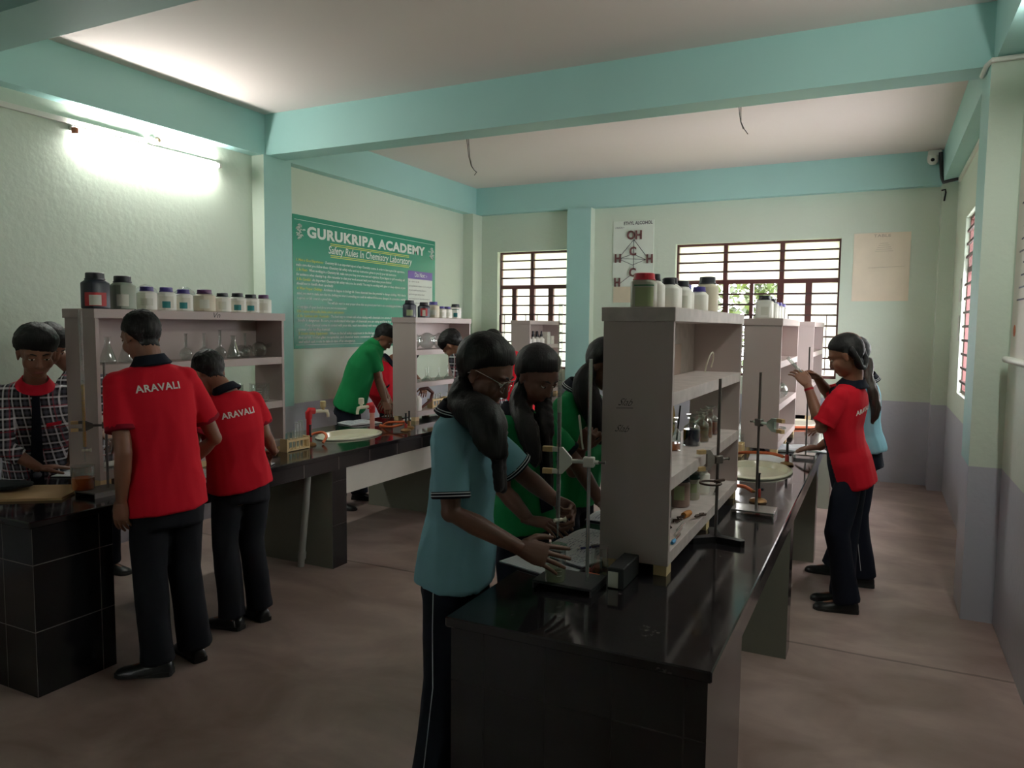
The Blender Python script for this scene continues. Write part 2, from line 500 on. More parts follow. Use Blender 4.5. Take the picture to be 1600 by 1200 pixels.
window('window_2', WR, 2.125, [(X8(1133), .022), (X8(1221), .024)], [(X8(1135), .032), (X8(1175), .02), (X8(1220), .034), (X8(1264), .032), (X8(1095), .02)],
       [2.24, 2.35, 2.455], [z for z in lb], [(X8(u), 1.10, 1.745) for u in (1066, 1082, 1147, 1163, 1234, 1294)],
       [(X8(1221), X8(1264)), (X8(1264), WR[1] - .02)])
window('window_3', WS, 2.11, [(6.1, .022), (6.8, .022)], [(5.8, .025), (6.1, .03), (6.45, .025), (6.8, .03), (7.15, .025)],
       [2.22, 2.33, 2.44], lb, [], [(5.47, 6.1)], axis='x', pos=.685)
window('added_fill_window', WF, 1.9, [(-3.05, .022)], [(-3.05, .034)], [2.02], lb[2:7], [], [(-3.43, -3.05), (-3.05, -2.67)], pos=YF - .1)  # unseen window added behind the camera to brighten the foreground
M_sill = mat('concrete_sunshade', (206, 200, 176), .85, var=.1)
st('trim_12', MB().box(WL[0] - .2, WL[1] + .2, Y2, Y2 + .9, 2.60, 2.70), M_sill, smooth=False)
st('trim_13', MB().box(WR[0] - .2, WR[1] + .2, Y2, Y2 + .9, 2.60, 2.70), M_sill, smooth=False)

# ------------------------------------------------------------------ outside
st('ground', MB().box(-30, 25, Y2 + .6, 45, -3.2, -3.0), mat('outdoor_earth', (128, 132, 92), .95, var=.3, scale=.6), smooth=False)
M_leaf, nt, bb = new_mat('tree_leaves')
tc = N(nt, 'ShaderNodeTexCoord'); nz = N(nt, 'ShaderNodeTexNoise'); nz.inputs['Scale'].default_value = 3; nt.links.new(tc.outputs['Object'], nz.inputs['Vector'])
cr = N(nt, 'ShaderNodeValToRGB'); cr.color_ramp.elements[0].color = srgb(30, 46, 16); cr.color_ramp.elements[1].color = srgb(66, 80, 26)
cr.color_ramp.elements[0].position = .35; cr.color_ramp.elements[1].position = .65
nt.links.new(nz.outputs['Fac'], cr.inputs[0]); nt.links.new(cr.outputs[0], bb.inputs['Base Color'])
M_bark = mat('tree_bark', (52, 48, 40), .9, var=.3, scale=10)
def tree(loc, h, blobs, nleaf, seed, label):
    rnd = random.Random(seed)
    t = thing('tree', loc, label, 'tree', 'trees outside the window')
    L = V(loc); mb = MB()
    top = L + V((0, 0, h * .62))
    mb.tube([L, L + V((.08, 0, h * .3)), top], [.16, .13, .09], 9)
    for (bx_, by, bz, r) in blobs:
        p = L + V((bx_, by, bz)); mid = (top + p) / 2 + V((0, 0, -.15))
        mb.tube([top - V((0, 0, .4)), mid, p], [.07, .05, .02], 7)
    mb.build('trunk', M_bark, t)
    lv = MB()
    for (bx_, by, bz, r) in blobs:
        for _ in range(nleaf):
            d = V((rnd.gauss(0, 1), rnd.gauss(0, 1), rnd.gauss(0, 1))).normalized() * (r * rnd.random() ** .45)
            p = L + V((bx_, by, bz)) + V((d.x, d.y, d.z * .8))
            a = V((rnd.uniform(-1, 1), rnd.uniform(-1, 1), rnd.uniform(-1, .2))).normalized(); s_, u_, _ = frame_z(a)
            l, w = rnd.uniform(.12, .24), rnd.uniform(.04, .075)
            lv.add([p, p + a * l * .5 + s_ * w, p + a * l, p + a * l * .5 - s_ * w], [(0, 1, 2, 3)])
    lv.build('foliage', M_leaf, t, smooth=False)
tree((-1.9, 12.6, -3.0), 6.0, [(-.9, 0, 4.6, .9), (.1, .3, 5.3, .9), (.9, .1, 4.2, .8), (.2, -.4, 3.6, .8), (-.6, .2, 3.2, .7)], 520, 3, 'leafy green tree close outside the open window sashes')
tree((-2.6, 17.5, -3.0), 6.5, [(-1.1, 0, 4.4, 1.1), (.1, .3, 5.6, 1.0), (1.1, .1, 4.6, 1.0), (.3, -.4, 3.2, 1.1)], 620, 5, 'farther green tree standing behind the near one outside the window')

# ------------------------------------------------------------------ lamps and wall fittings
M_white = mat('white_plastic', (226, 226, 218), .4, var=.04)
M_tube = emit('lit_fluorescent_tube', (1.0, .99, .93), TUBE_POWER)
M_cap = mat('tube_end_cap', (150, 90, 60), .5)
def tube_light(x, y0, y1, z, wall, label):
    t = thing('tube_light', (wall, (y0 + y1) / 2, z), label, 'tube light')
    s = 1 if x > wall else -1
    MB().box(min(wall, wall + s * .03), max(wall, wall + s * .03), y0, y1, z + .004, z + .036, bev=.004).build('batten', M_white, t)
    for y in (y0 + .012, y1 - .012): MB().box(min(wall + s * .03, x + s * .014), max(wall + s * .03, x + s * .014), y - .012, y + .012, z - .018, z + .018).build('lamp_socket', M_cap if y < (y0 + y1) / 2 else M_white, t)
    MB().cyl((x, y0 + .024, z), (x, y1 - .024, z), .013, n=14).build('lamp_tube', M_tube, t)
tube_light(-4.825, 3.22, 4.44, 2.862, XL, 'lit white fluorescent tube high on the left wall under the beam')
tube_light(.545, 2.75, 3.98, 2.84, XR, 'lit fluorescent tube high on the right wall beside the frame edge')
t = thing('lamp_holder', (XL, 3.86, 2.94), 'round cream lamp holder on the left wall above the tube light', 'lamp holder')
MB().lathe([(.034, 0), (.034, .01), (.02, .02), (.022, .05), (.026, .055), (.0, .056)], loc=(XL, 3.86, 2.94), R=Matrix.Rotation(PI / 2, 3, 'Y')).build('base', M_white, t)
MB().cyl((XL + .05, 3.86, 2.94), (XL + .075, 3.86, 2.935), .018, .014, n=14).build('socket', mat('brown_bakelite', (190, 170, 140), .4), t)
o = MB().box(XL, XL + .022, 1.2, 3.80, 2.905, 2.94, bev=.003).build('cable_trunking', M_white, org=(XL, 2.5, 2.9)); tag(o, 'white cable trunking running along the left wall to the lamp holder', 'cable trunking')

# hanging wires, camera, conduits
M_wire = mat('grey_twin_wire', (84, 80, 74), .6)
def wires(p, pts, label):
    o = thing('hanging_wire', p, label, 'wire', 'bare wires hanging from the ceiling')
    p = V(p)
    for k, (dx, q) in enumerate(((0, pts), (-.028, [(a + .012, b_) for a, b_ in pts[:-2]] + [pts[-2]]))):
        MB().tube([p + V((dx * (1 - i / len(q)) + a * .9, -.3 * a, b_)) for i, (a, b_) in enumerate(q)], .0032, 6).build('wire_strand', M_wire, o)
    return o
pw = at(732, 215, z=ZC)
wires(pw, [(0, 0), (.01, -.1), (.02, -.18), (.05, -.27), (.09, -.315), (.125, -.335), (.09, -.36)], 'thin loose wire hanging from the ceiling nearer the left wall')
pw = at(1158, 160, z=ZC)
wires(pw, [(0, 0), (.0, -.08), (.005, -.15), (.035, -.21), (.07, -.255)], 'thin loose wire hanging from the ceiling nearer the right wall')
cpos = at(1459, 236, y=8.57)
t = thing('security_camera', (cpos.x, 8.58, 3.33), 'white dome security camera on the back beam corner', 'security camera')
MB().box(cpos.x - .05, cpos.x + .07, 8.51, 8.58, 3.30, 3.365, bev=.008).build('mount', M_white, t)
MB().lathe([(.0, -.09), (.025, -.085), (.045, -.065), (.052, -.03), (.05, .0), (.0, .001)], loc=(cpos.x - .005, 8.52, 3.31)).build('dome', M_white, t)
MB().ell((cpos.x - .01, 8.475, 3.262), (.018, .012, .018)).build('lens', mat('black_glass', (15, 15, 18), .1), t)
M_black = mat('black_rubber', (28, 28, 32), .5)
o = MB().tube([at(1470, 238, y=8.5), at(1471, 262, y=8.5), at(1472, 277, y=8.42), (.49, 8.36, 3.02), (.53, 8.30, 3.02), (.60, 8.22, 3.02)], .018, 10).build('camera_cable', M_black, org=(.49, 8.4, 3.0)); tag(o, 'thick black cable curving down from the security camera', 'cable')
o = MB().box(.598, XR, 5.13, 8.20, 2.985, 3.025, bev=.003).build('cable_conduit', M_white, org=(.6, 6.6, 3)); tag(o, 'long white cable conduit under the right wall beam, leading to the camera', 'cable conduit')
o = MB().tube([(.45, 4.98, 3.013), (.452, 4.80, 3.013), (.47, 4.702, 3.01), (.55, 4.70, 3.01), (.615, 4.70, 3.01)], .014, 8).build('cable_conduit', M_white, org=(.46, 4.8, 3)); tag(o, 'short white conduit bending round the top of the right pillar', 'cable conduit')
h = at(1474, 300, y=8.44)
o = MB().tube([(h.x - .015, 8.435, h.z + .015), (h.x + .015, 8.42, h.z + .02), (h.x + .02, 8.42, h.z - .01), (h.x + .01, 8.425, h.z - .09)], .008, 8).build('iron_hook', M_black, org=(h.x, 8.44, h.z)); tag(o, 'small black iron hook on the right corner column below the camera', 'hook')

# ------------------------------------------------------------------ writing on the walls
M_banner = mat('green_banner_vinyl', (24, 136, 108), .38, var=.12, scale=1.2)
M_ltw = mat('white_print', (232, 238, 232), .5, var=.02)
M_lty = mat('yellow_print', (214, 214, 96), .5, var=.02)
M_ltg = mat('dark_print', (40, 36, 60), .6, var=.02)
M_pur = mat('purple_print', (112, 86, 170), .5, var=.04)
t = thing('safety_poster', (XL, 6.53, 1.37), 'large green safety rules banner with white lettering on the left wall', 'poster')
BY, BZ = 5.31, 2.61
XP = XL + .001
bp = lambda u, v, l=.006: V((XP + l, BY + u, BZ - v))
g = MB(); nu, nv = 24, 12
ww = lambda u, v: .003 + .004 * (.5 + .5 * math.sin(u * 5 + v * 3)) * (1 if .05 < u < 2.4 else .3)
fr = [[bp(2.445 * i / nu, 1.24 * j / nv, .008 if 0 < i < nu else .004) for i in range(nu + 1)] for j in range(nv + 1)]
vs = [p for r in fr for p in r]; fs = [(j * (nu + 1) + i, j * (nu + 1) + i + 1, (j + 1) * (nu + 1) + i + 1, (j + 1) * (nu + 1) + i) for j in range(nv) for i in range(nu)]
g.add(vs, fs); g.box(XL, XL + .003, BY, BY + 2.445, BZ - 1.24, BZ); g.build('banner', M_banner, t)
L = .0105; UY, UZ = V((0, 1, 0)), V((0, 0, 1))
q = MB(); add_text(q, 'GURUKRIPA ACADEMY', .135, bp(.185, .19, L), UY, UZ, width=2.03, bold=.006, spacing=1.1); q.build('title_lettering', M_ltw, t, smooth=False)
q = MB(); add_text(q, 'Safety Rules In Chemistry Laboratory', .105, bp(.485, .318, L), UY, UZ, width=1.45, shear=.15, bold=.001)
q.build('subtitle_lettering', M_ltw, t, smooth=False)
q = MB()
for v in (.222, .238, .335, .352): q.box(XL + L - .001, XL + L, BY + .52, BY + 1.88, BZ - v - .0035, BZ - v + .0035)
q.build('yellow_rules', M_lty, t, smooth=False)
q = MB()
for u0, u1, v in ((.02, 2.42, .045), (.02, 2.42, 1.205)): q.box(XL + L - .001, XL + L, BY + u0, BY + u1, BZ - v - .002, BZ - v + .002)
q.build('border_lines', M_ltw, t, smooth=False)
for uc, sg in ((.035, 1), (2.41, -1)):
    q = MB(); rr = random.Random(4)
    for k in range(44):
        a = k / 44 * 2.4; r0 = .02 + .11 * rr.random()
        c = bp(uc + sg * abs(r0 * math.cos(a)) * .95, .09 + abs(r0 * math.sin(a)) * 1.1, L)
        q.tube([c, c + V((0, sg * .012, .008)), c + V((0, sg * .02, -.004))], .0034, 5)
    q.build('corner_ornament', M_ltw, t, smooth=False)
lines = [(.412, .03, '1. Have a Good Experience:-', ' Chemistry lab is an important aspect of any Chemistry course. In order to have a good lab experience,', 1.76),
 (.458, .03, '', 'make sure that you follow these Chemistry lab safety rules and any instruction given to you by your lab instructor.', 1.6),
 (.502, .034, '2. Be Neat:-', ' When working in a Chemistry lab, make sure you keep your area neat and organized. If you happen to spill something, call', 1.76),
 (.546, .034, '', 'for assistance when cleaning it up. Also remember to clean your work area and wash your hands when you are finished.', 1.5),
 (.59, .034, '3. Be Careful:-', ' An important Chemistry lab safety rule is to be careful. You may be working with glass or sharp objects, so you', 1.77),
 (.63, .035, '', 'should not to handle them carelessly.', .52),
 (.675, .038, '4. Wear Proper Clothing:-', ' Accidents do happen in biology lab. Some chemicals have the potential to damage clothing. With that in', 1.77),
 (.721, .039, '', 'mind, you want to make sure that the clothing you wear is something you could do without if it becomes damaged. As a precaution, wearing', 1.77),
 (.765, .039, '', 'a apron or lab coat is a good idea.', .5),
 (.80, .463, '', 'You will also want to wear proper shoes that can protect your feet in case something gets broken. Sandals', 1.36),
 (.847, .038, '', 'or any type of open toed shoes are not recommended.', .72),
 (.889, .038, '5. Be Cautious with needles, blades, scissors, and scissors:-', '', .68),
 (.932, .041, '6. Be Cautious with Chemicals:-', ' The best way to remain safe when dealing with chemicals is to assume that any chemical you', 1.78),
 (.974, .043, '', 'handle is dangerous. Be sure you understand what type of chemicals you are using and how they should be handled.', 1.78),
 (1.018, .144, '', 'If any chemical comes in contact with your skin, wash immediately with water and inform your lab instructor. Wear', 1.68),
 (1.059, .045, '', 'eyewear when handling chemicals.', .46),
 (1.097, .05, '7. Locate Safety Equipment:-', ' Where to find all safety equipment in the biology lab. The location of the fire extinguisher,', 1.78),
 (1.135, .051, '', 'first aid kit, broken glass receptacles, and chemical waste containers. Also be sure to know where the exits are', 1.78),
 (1.175, .054, '', 'and which exit route to take in case of an emergency.', .84)]
q = MB(); y = MB()
for v, u, head, body, wd in lines:
    full = head + body
    vs, fs = text_mesh(full, .036, shear=.25, res=1, bold=.0007)
    x1 = max(p.x for p in vs)
    hx = 0
    if head:
        hv, hf = text_mesh(head, .036, shear=.25, res=1, bold=.0007); hx = max(p.x for p in hv)
        k = wd / x1
        y.add([bp(u + p.x * k, v - p.y, L) + V((0, 0, -.012)) for p in hv], hf)
    if body:
        k = wd / x1
        pad = hx + (.014 if head else 0)
        bv, bf = text_mesh(body.strip(), .036, shear=.25, res=1, bold=.0007)
        bx1 = max(p.x for p in bv); kk = (wd - pad * k) / bx1
        q.add([bp(u + pad * k + p.x * kk, v - p.y, L) + V((0, 0, -.012)) for p in bv], bf)
q.build('rules_lettering', M_ltw, t, smooth=False); y.build('rule_heading_lettering', M_lty, t, smooth=False)
q = MB().box(XL + L - .002, XL + L, BY + 1.858, BY + 2.374, BZ - 1.12, BZ - .385); q.build('notice_panel', M_ltw, t, smooth=False)
q = MB().box(XL + L - .001, XL + L + .001, BY + 1.858, BY + 2.374, BZ - .475, BZ - .385); q.build('notice_heading_panel', M_pur, t, smooth=False)
q = MB(); add_text(q, 'Do Not :-', .07, bp(1.99, .45, L + .002), UY, UZ, width=.26, bold=.001); q.build('notice_heading_lettering', M_ltw, t, smooth=False)
q = MB()
for k, s_ in enumerate(('eat or drink in the lab', 'taste any chemicals or substances you are working with', 'use your mouth for pipetting substances', 'handle broken glass with bare hands', 'pour chemicals down the drain without permission', 'use equipment without permission')):
    add_text(q, s_, .026, bp(1.872, .515 + .049 * k, L + .0015), UY, UZ, width=min(.48, .0092 * len(s_)), res=1)
q.build('notice_lettering', M_ltg, t, smooth=False)

UX = V((1, 0, 0))
t = thing('molecule_board', (-2.67, YB, 1.9), 'white hand lettered molecule board on the back wall between pillar and window', 'board')
MB().box(-2.926, -2.43, YB - .012, YB, 2.086, 2.862).build('board', mat('white_chart_board', (222, 232, 222), .6, var=.05), t, smooth=False)
MB().box(-2.915, -2.55, YB - .009, YB, 1.895, 2.086).build('bare_board', mat('beige_board', (214, 204, 180), .7, var=.08), t, smooth=False)
M_brown = mat('brown_foam_letters', (98, 62, 60), .7)
q = MB(); yf = YB - .0135
add_text(q, 'ETHYL ALCOHOL', .055, (-2.80, yf, 2.815), UX, UZ, width=.35, bold=.001); add_text(q, 'C2H5OH =', .03, (-2.905, yf, 2.775), UX, UZ, width=.11, shear=.3)
q.build('heading_lettering', M_ltg, t, smooth=False)
for s_, x, z, w_ in (('OH', -2.755, 2.645, .18), ('C', -2.72, 2.455, .08), ('H', -2.905, 2.375, .075), ('H', -2.515, 2.36, .075), ('C', -2.72, 2.205, .08), ('H', -2.905, 2.09, .07), ('H', -2.515, 2.09, .07)):
    q = MB(); add_text(q, s_, .14, (x, yf - .008, z), UX, UZ, width=w_, bold=.004, extrude=.008); q.build('letter', M_brown, t, smooth=False)
q = MB()
for a, c in (((-2.67, 2.64), (-2.85, 2.43)), ((-2.67, 2.64), (-2.50, 2.42)), ((-2.67, 2.64), (-2.67, 2.30)), ((-2.83, 2.42), (-2.52, 2.40)), ((-2.84, 2.41), (-2.68, 2.34)), ((-2.52, 2.40), (-2.68, 2.34)), ((-2.68, 2.47), (-2.84, 2.42)), ((-2.68, 2.47), (-2.52, 2.40)), ((-2.70, 2.22), (-2.84, 2.12))):
    q.cyl((a[0], yf, a[1]), (c[0], yf, c[1]), .003, n=5)
q.build('bond_lines', M_ltg, t, smooth=False)
t = thing('paper_chart', (-.03, YB, 1.89), 'faded cream paper chart on the back wall right of the window', 'chart')
g = MB(); nu = nv = 14
vs = [V((-.285 + .53 * i / nu, YB - .004 - .004 * abs(math.sin(i * .9 + j * .5)), 2.60 - .705 * j / nv)) for j in range(nv + 1) for i in range(nu + 1)]
g.add(vs, [(j * (nu + 1) + i, (j + 1) * (nu + 1) + i, (j + 1) * (nu + 1) + i + 1, j * (nu + 1) + i + 1) for j in range(nv) for i in range(nu)])
g.build('paper', mat('aged_chart_paper', (234, 222, 202), .8, var=.12, scale=4), t)
q = MB(); add_text(q, 'TABLE', .04, (-.1, YB - .0095, 2.555), UX, UZ, width=.16)
for k in range(5): q.cyl((-.04 - .01 * k, YB - .0095, 2.49 - k * .02), (.04 + .012 * k, YB - .0095, 2.49 - k * .02), .0012, n=4)
q.cyl((-.14, YB - .0095, 2.24), (.2, YB - .0095, 2.25), .0012, n=4)
q.build('faint_lettering', mat('faint_pencil', (176, 164, 146), .8), t, smooth=False)
t = thing('rolled_chart', (XR, 4.2, 1.45), 'white printed wall chart with bottom roller on the right wall', 'chart')
MB().box(XR - .008, XR, 3.72, 4.62, 1.46, 2.75).build('chart_sheet', mat('chart_sheet', (222, 218, 206), .6, var=.05), t, smooth=False)
MB().cyl((XR - .02, 3.70, 1.45), (XR - .02, 4.66, 1.45), .018, n=12).build('roller', M_white, t)
q = MB()
for k in range(14): q.box(XR - .0095, XR - .008, 3.9 + .1 * (k % 3), 4.50 - .04 * (k % 4), 1.75 + .06 * k, 1.758 + .06 * k)
q.build('printed_lines', M_ltg, t, smooth=False)
MB().cyl((XR - .0095, 4.52, 1.60), (XR - .008, 4.52, 1.60), .03, n=16).build('orange_emblem', mat('orange_print', (196, 98, 52), .6), t)
for k, (y, z, s_) in enumerate(((7.62, 1.95, .2), (7.60, 1.62, .22))):
    o = MB().box(XR - .006, XR, y - .07, y + .07, z - s_ / 2, z + s_ / 2).build('wall_notice', mat('notice_paper', (206, 212, 204), .7, var=.2, scale=30), org=(XR, y, z), smooth=False)
    tag(o, ('upper' if k == 0 else 'lower') + ' small paper notice on the right wall beside the window', 'notice', 'notices beside the right window')
# ================================================================== BENCHES
HB = .765
def granite():
    m, nt, b = new_mat('black_granite_top')
    tc = N(nt, 'ShaderNodeTexCoord')
    n1 = N(nt, 'ShaderNodeTexNoise'); n1.inputs['Scale'].default_value = 9; n1.inputs['Detail'].default_value = 8; n1.inputs['Roughness'].default_value = .7
    n2 = N(nt, 'ShaderNodeTexNoise'); n2.inputs['Scale'].default_value = 2.5; n2.inputs['Detail'].default_value = 5; n2.inputs['Distortion'].default_value = 1.5
    for n in (n1, n2): nt.links.new(tc.outputs['Object'], n.inputs['Vector'])
    cr = N(nt, 'ShaderNodeValToRGB'); e = cr.color_ramp.elements
    e[0].position = .0; e[0].color = srgb(22, 21, 23); e[1].position = .63; e[1].color = srgb(30, 28, 30)
    x = e.new(.70); x.color = srgb(104, 98, 94)
    nt.links.new(n1.outputs['Fac'], cr.inputs[0]); nt.links.new(cr.outputs[0], b.inputs['Base Color'])
    ro = N(nt, 'ShaderNodeMapRange'); ro.inputs[1].default_value = .35; ro.inputs[2].default_value = .7; ro.inputs[3].default_value = .05; ro.inputs[4].default_value = .2
    nt.links.new(n2.outputs['Fac'], ro.inputs[0]); nt.links.new(ro.outputs[0], b.inputs['Roughness'])
    return m
def tile_mat(name, axis, bw, rh, off=(0, 0, 0), col=(20, 20, 22), grout=(50, 47, 45)):
    m, nt, b = new_mat(name)
    tc = N(nt, 'ShaderNodeTexCoord'); sp = N(nt, 'ShaderNodeSeparateXYZ'); cb = N(nt, 'ShaderNodeCombineXYZ')
    mp = N(nt, 'ShaderNodeMapping'); mp.inputs['Location'].default_value = off
    nt.links.new(tc.outputs['Object'], mp.inputs[0]); nt.links.new(mp.outputs[0], sp.inputs[0])
    nt.links.new(sp.outputs[axis], cb.inputs[0]); nt.links.new(sp.outputs['Z'], cb.inputs[1])
    br = N(nt, 'ShaderNodeTexBrick'); br.offset = 0
    br.inputs['Scale'].default_value = 1; br.inputs['Brick Width'].default_value = bw; br.inputs['Row Height'].default_value = rh
    br.inputs['Mortar Size'].default_value = .0022; br.inputs['Color1'].default_value = srgb(*col); br.inputs['Color2'].default_value = srgb(*[c * 1.15 for c in col]); br.inputs['Mortar'].default_value = srgb(*grout)
    nt.links.new(cb.outputs[0], br.inputs['Vector']); nt.links.new(br.outputs['Color'], b.inputs['Base Color'])
    b.inputs['Roughness'].default_value = .16
    return m
M_gran = granite()
M_tileY = tile_mat('black_wall_tiles_front', 'X', .19, .29, (0.07, 0, .005), grout=(38, 36, 35)); M_tileX = tile_mat('black_wall_tiles_side', 'Y', .30, .29, (.06, 0, .005), grout=(70, 66, 64))
M_tileYL = tile_mat('black_wall_tiles_end', 'X', .30, .29, (0.07, 0, .005), grout=(112, 106, 102)); M_tileXL = tile_mat('black_wall_tiles_flank', 'Y', .30, .29, (.06, 0, .005), grout=(112, 106, 102))
M_apron = tile_mat('black_fascia_tiles', 'Y', .33, .4, (.02, 0, .2), col=(34, 31, 32), grout=(112, 104, 100))
M_plast = mat('grey_green_bench_plaster', (138, 140, 128), .85, var=.1, scale=3, bump=.1)
M_board = mat('whitewashed_board', (206, 200, 192), .7, var=.12, scale=5)
M_cream = mat('cream_sink_ceramic', (226, 222, 200), .18, var=.04, coat=.3)

def bool_cut(o, cutter_mb):
    c = cutter_mb.build('cut', [], smooth=False, local=True)
    m = o.modifiers.new('b', 'BOOLEAN'); m.object = c; m.operation = 'DIFFERENCE'; m.solver = 'EXACT'
    dg = bpy.context.evaluated_depsgraph_get()
    me = bpy.data.meshes.new_from_object(o.evaluated_get(dg), depsgraph=dg)
    o.modifiers.clear(); old = o.data; o.data = me; bpy.data.meshes.remove(old); bpy.data.objects.remove(c)

def ellcyl(cx, cy, rx, ry, z0, z1): return MB().lathe([(1, z0), (1, z1)], n=40, loc=(cx, cy, 0), sx=rx, sy=ry)
def bench(x0, x1, y0, y1, near, legs, sinks, label, tx=None, ty=None):
    M_tx, M_ty = tx or M_tileX, ty or M_tileY
    t = thing('lab_bench', ((x0 + x1) / 2, y0, 0), label, 'lab bench')
    o = MB().box(x0 - .012, x1 + .012, y0 - .015, y1, HB - .03, HB, bev=.004).build('worktop', M_gran, t, smooth=False)
    for cx, cy in sinks:
        bool_cut(o, MB().lathe([(1, HB - .1), (1, HB + .1)], n=40, loc=V((cx, cy, 0)), sx=.185, sy=.275))
    MB().box(x1 - .02, x1, near, y1, HB - .115, HB - .03).build('fascia', M_apron, t, smooth=False)
    MB().box(x0, x0 + .02, near, y1, HB - .115, HB - .03).build('fascia', M_apron, t, smooth=False)
    o = MB().box(x0, x1, y0, near, 0, HB - .03).build('end_wall', [M_tx, M_ty], t, smooth=False)
    for p in o.data.polygons: p.material_index = 1 if abs(p.normal.y) > .7 else 0
    for (a, b_) in legs:
        o = MB().box(x0, x1, a, b_, 0, HB - .115).box(x0 + .02, x1 - .02, a, b_, HB - .115, HB - .03).build('leg_wall', [M_plast, M_tileX], t, smooth=False)
        for p in o.data.polygons: p.material_index = 1 if abs(p.normal.x) > .7 else 0
    return t
tb1 = bench(-4.03, -3.15, 1.855, YB, 2.22, [(3.765, 3.91), (5.31, 5.46), (7.0, 7.15)], [(-3.56, 4.46)], 'long black tiled lab bench on the left, nearer the tube light wall', M_tileXL, M_tileYL)
MB().box(-3.20, -3.165, 3.912, 5.308, .47, .648).build('hanging_board', M_board, tb1, smooth=False)
q = MB()
for k in range(9): q.box(-3.2, -3.166, 3.93 + .1 * k, 4.02 + .1 * k, .646 - .004, .648 + .002 + .012 * (k % 3 == 1))
MB().tube([at(481, 740, y=3.66), at(478, 790, y=3.68), at(473, 850, y=3.70), (-3.373, 3.71, .0)], .022, 12).build('drain_pipe', mat('grey_pvc', (176, 178, 174), .5), tb1)
MB().cyl(at(471.5, 872, y=3.708), at(472.3, 862, y=3.706), .027, n=12).build('pipe_joint', mat('grey_pvc', (176, 178, 174), .5), tb1)
tb2 = bench(-1.075, -.342, 1.80, YB, 2.32, [(3.73, 3.87), (5.40, 5.54), (7.1, 7.25)], [(-.62, 4.52)], 'long black tiled lab bench in the right foreground running to the back window')
M_floorcap = None
def sink(cx, cy, label):
    t = thing('sink', (cx, cy, HB), label, 'sink')
    pr = [(1.0, .004), (1.08, .004), (1.08, .0), (1.10, .006), (1.02, .014), (.98, .010), (.95, -.02), (.85, -.10), (.55, -.14), (.0, -.145), ]
    pr = [(.99, -.02), (.99, .001), (1.12, .001), (1.13, .008), (1.06, .016), (1.0, .012), (.955, -.01), (.86, -.085), (.5, -.10), (.0, -.102)]
    MB().lathe(pr, n=44, loc=(cx, cy, HB), sx=.18, sy=.27).build('basin', M_cream, t)
    MB().cyl((cx - .07, cy + .13, HB - .0965), (cx - .07, cy + .13, HB - .094), .021, n=16).build('drain_hole', M_black, t)
sink(-3.56, 4.46, 'oval cream sink in the left bench beside the red tap pipes')
sink(-.62, 4.52, 'oval white sink in the right bench behind the retort stand')
M_red = mat('red_pvc_pipe', (196, 30, 38), .4); M_pinkp = mat('worn_pink_pipe', (206, 140, 132), .6, var=.25, scale=25)
M_tapw = mat('cream_plastic_tap', (232, 226, 206), .4); M_tapy = mat('yellowed_plastic', (196, 178, 130), .5)
def tap(x, y, h, dirx, diry, body, knob, label):
    t = thing('water_tap', (x, y, HB), label, 'tap')
    d = V((dirx, diry, 0)).normalized(); p = V((x, y, HB))
    MB().tube([p, p + V((0, 0, h * .8))], .019, 14).build('standpipe', body, t)
    e = MB(); e.tube([p + V((0, 0, h * .75)), p + V((0, 0, h)) , p + V((0, 0, h + .012)) + d * .004, p + V((0, 0, h + .008)) + d * .045], [.024, .026, .026, .024], 14); e.build('elbow', M_red, t)
    a = p + V((0, 0, h + .004))
    MB().tube([a + d * .04, a + d * .12, a + d * .15 - V((0, 0, .004)), a + d * .16 - V((0, 0, .03)), a + d * .16 - V((0, 0, .05))], [.013, .013, .014, .012, .011], 12).build('spout', M_tapw, t)
    MB().lathe([(.012, 0), (.012, .016), (.022, .02), (.022, .062), (.017, .066), (.0, .066)], n=12, loc=a + d * .118 + V((0, 0, .008))).build('tap_handle', knob, t)
tap(-3.755, 4.235, .185, .35, 1, M_red, M_tapy, 'bright red standpipe tap with yellowed handle at the left end of the sink')
tap(-3.60, 4.795, .185, -.15, -1, M_pinkp, M_tapw, 'faded pink standpipe tap with white handle at the far end of the left sink')
tap(-.93, 4.83, .17, .3, -1, mat('black_pipe', (30, 30, 36), .4), M_tapw, 'white tap on a dark standpipe half hidden behind the near shelf unit')

# ================================================================== SHELF UNITS
M_lam = mat('pinkish_grey_laminate', (188, 172, 168), .5, var=.06, scale=3)
M_lamd = mat('worn_white_laminate', (200, 188, 184), .5, var=.30, scale=18, detail=9)
M_wood = mat('pale_wood_block', (224, 198, 150), .7, var=.15, scale=12)
def shelf_unit(x0, x1, y0, y1, label, strip=None, inner_card=False):
    t = thing('shelf_unit', ((x0 + x1) / 2, (y0 + y1) / 2, HB), label, 'shelf unit'); strip = strip or M_lam
    z0, zt = HB + .035, 1.62; th = .02
    for y, sg in ((y0, 1), (y1, -1)): MB().box(x0, x1, min(y, y + sg * th), max(y, y + sg * th), z0, zt, bev=.001).build('side_panel', M_lam, t, smooth=False)
    for a, b_ in ((z0, .845), (1.055, 1.10), (1.34, 1.385)): MB().box(x0 + .002, x1 - .001, y0 + th, y1 - th, a, b_, bev=.001).build('shelf_board', strip, t, smooth=False)
    MB().box(x0 - .006, x1 + .006, y0 - .008, y1 + .008, zt, 1.667, bev=.0015).build('top_board', strip, t, smooth=False)
    MB().box(x0 + .002, x0 + .014, y0 + th, y1 - th, 1.385, zt).build('back_panel', strip, t, smooth=False)
    for x in (x0 + .01, x1 - .05):
        for y in (y0 + .004, (y0 + y1) / 2 - .03, y1 - .064): MB().box(x, x + .045, y, y + .06, HB, z0).build('foot_block', M_wood, t, smooth=False)
    return t
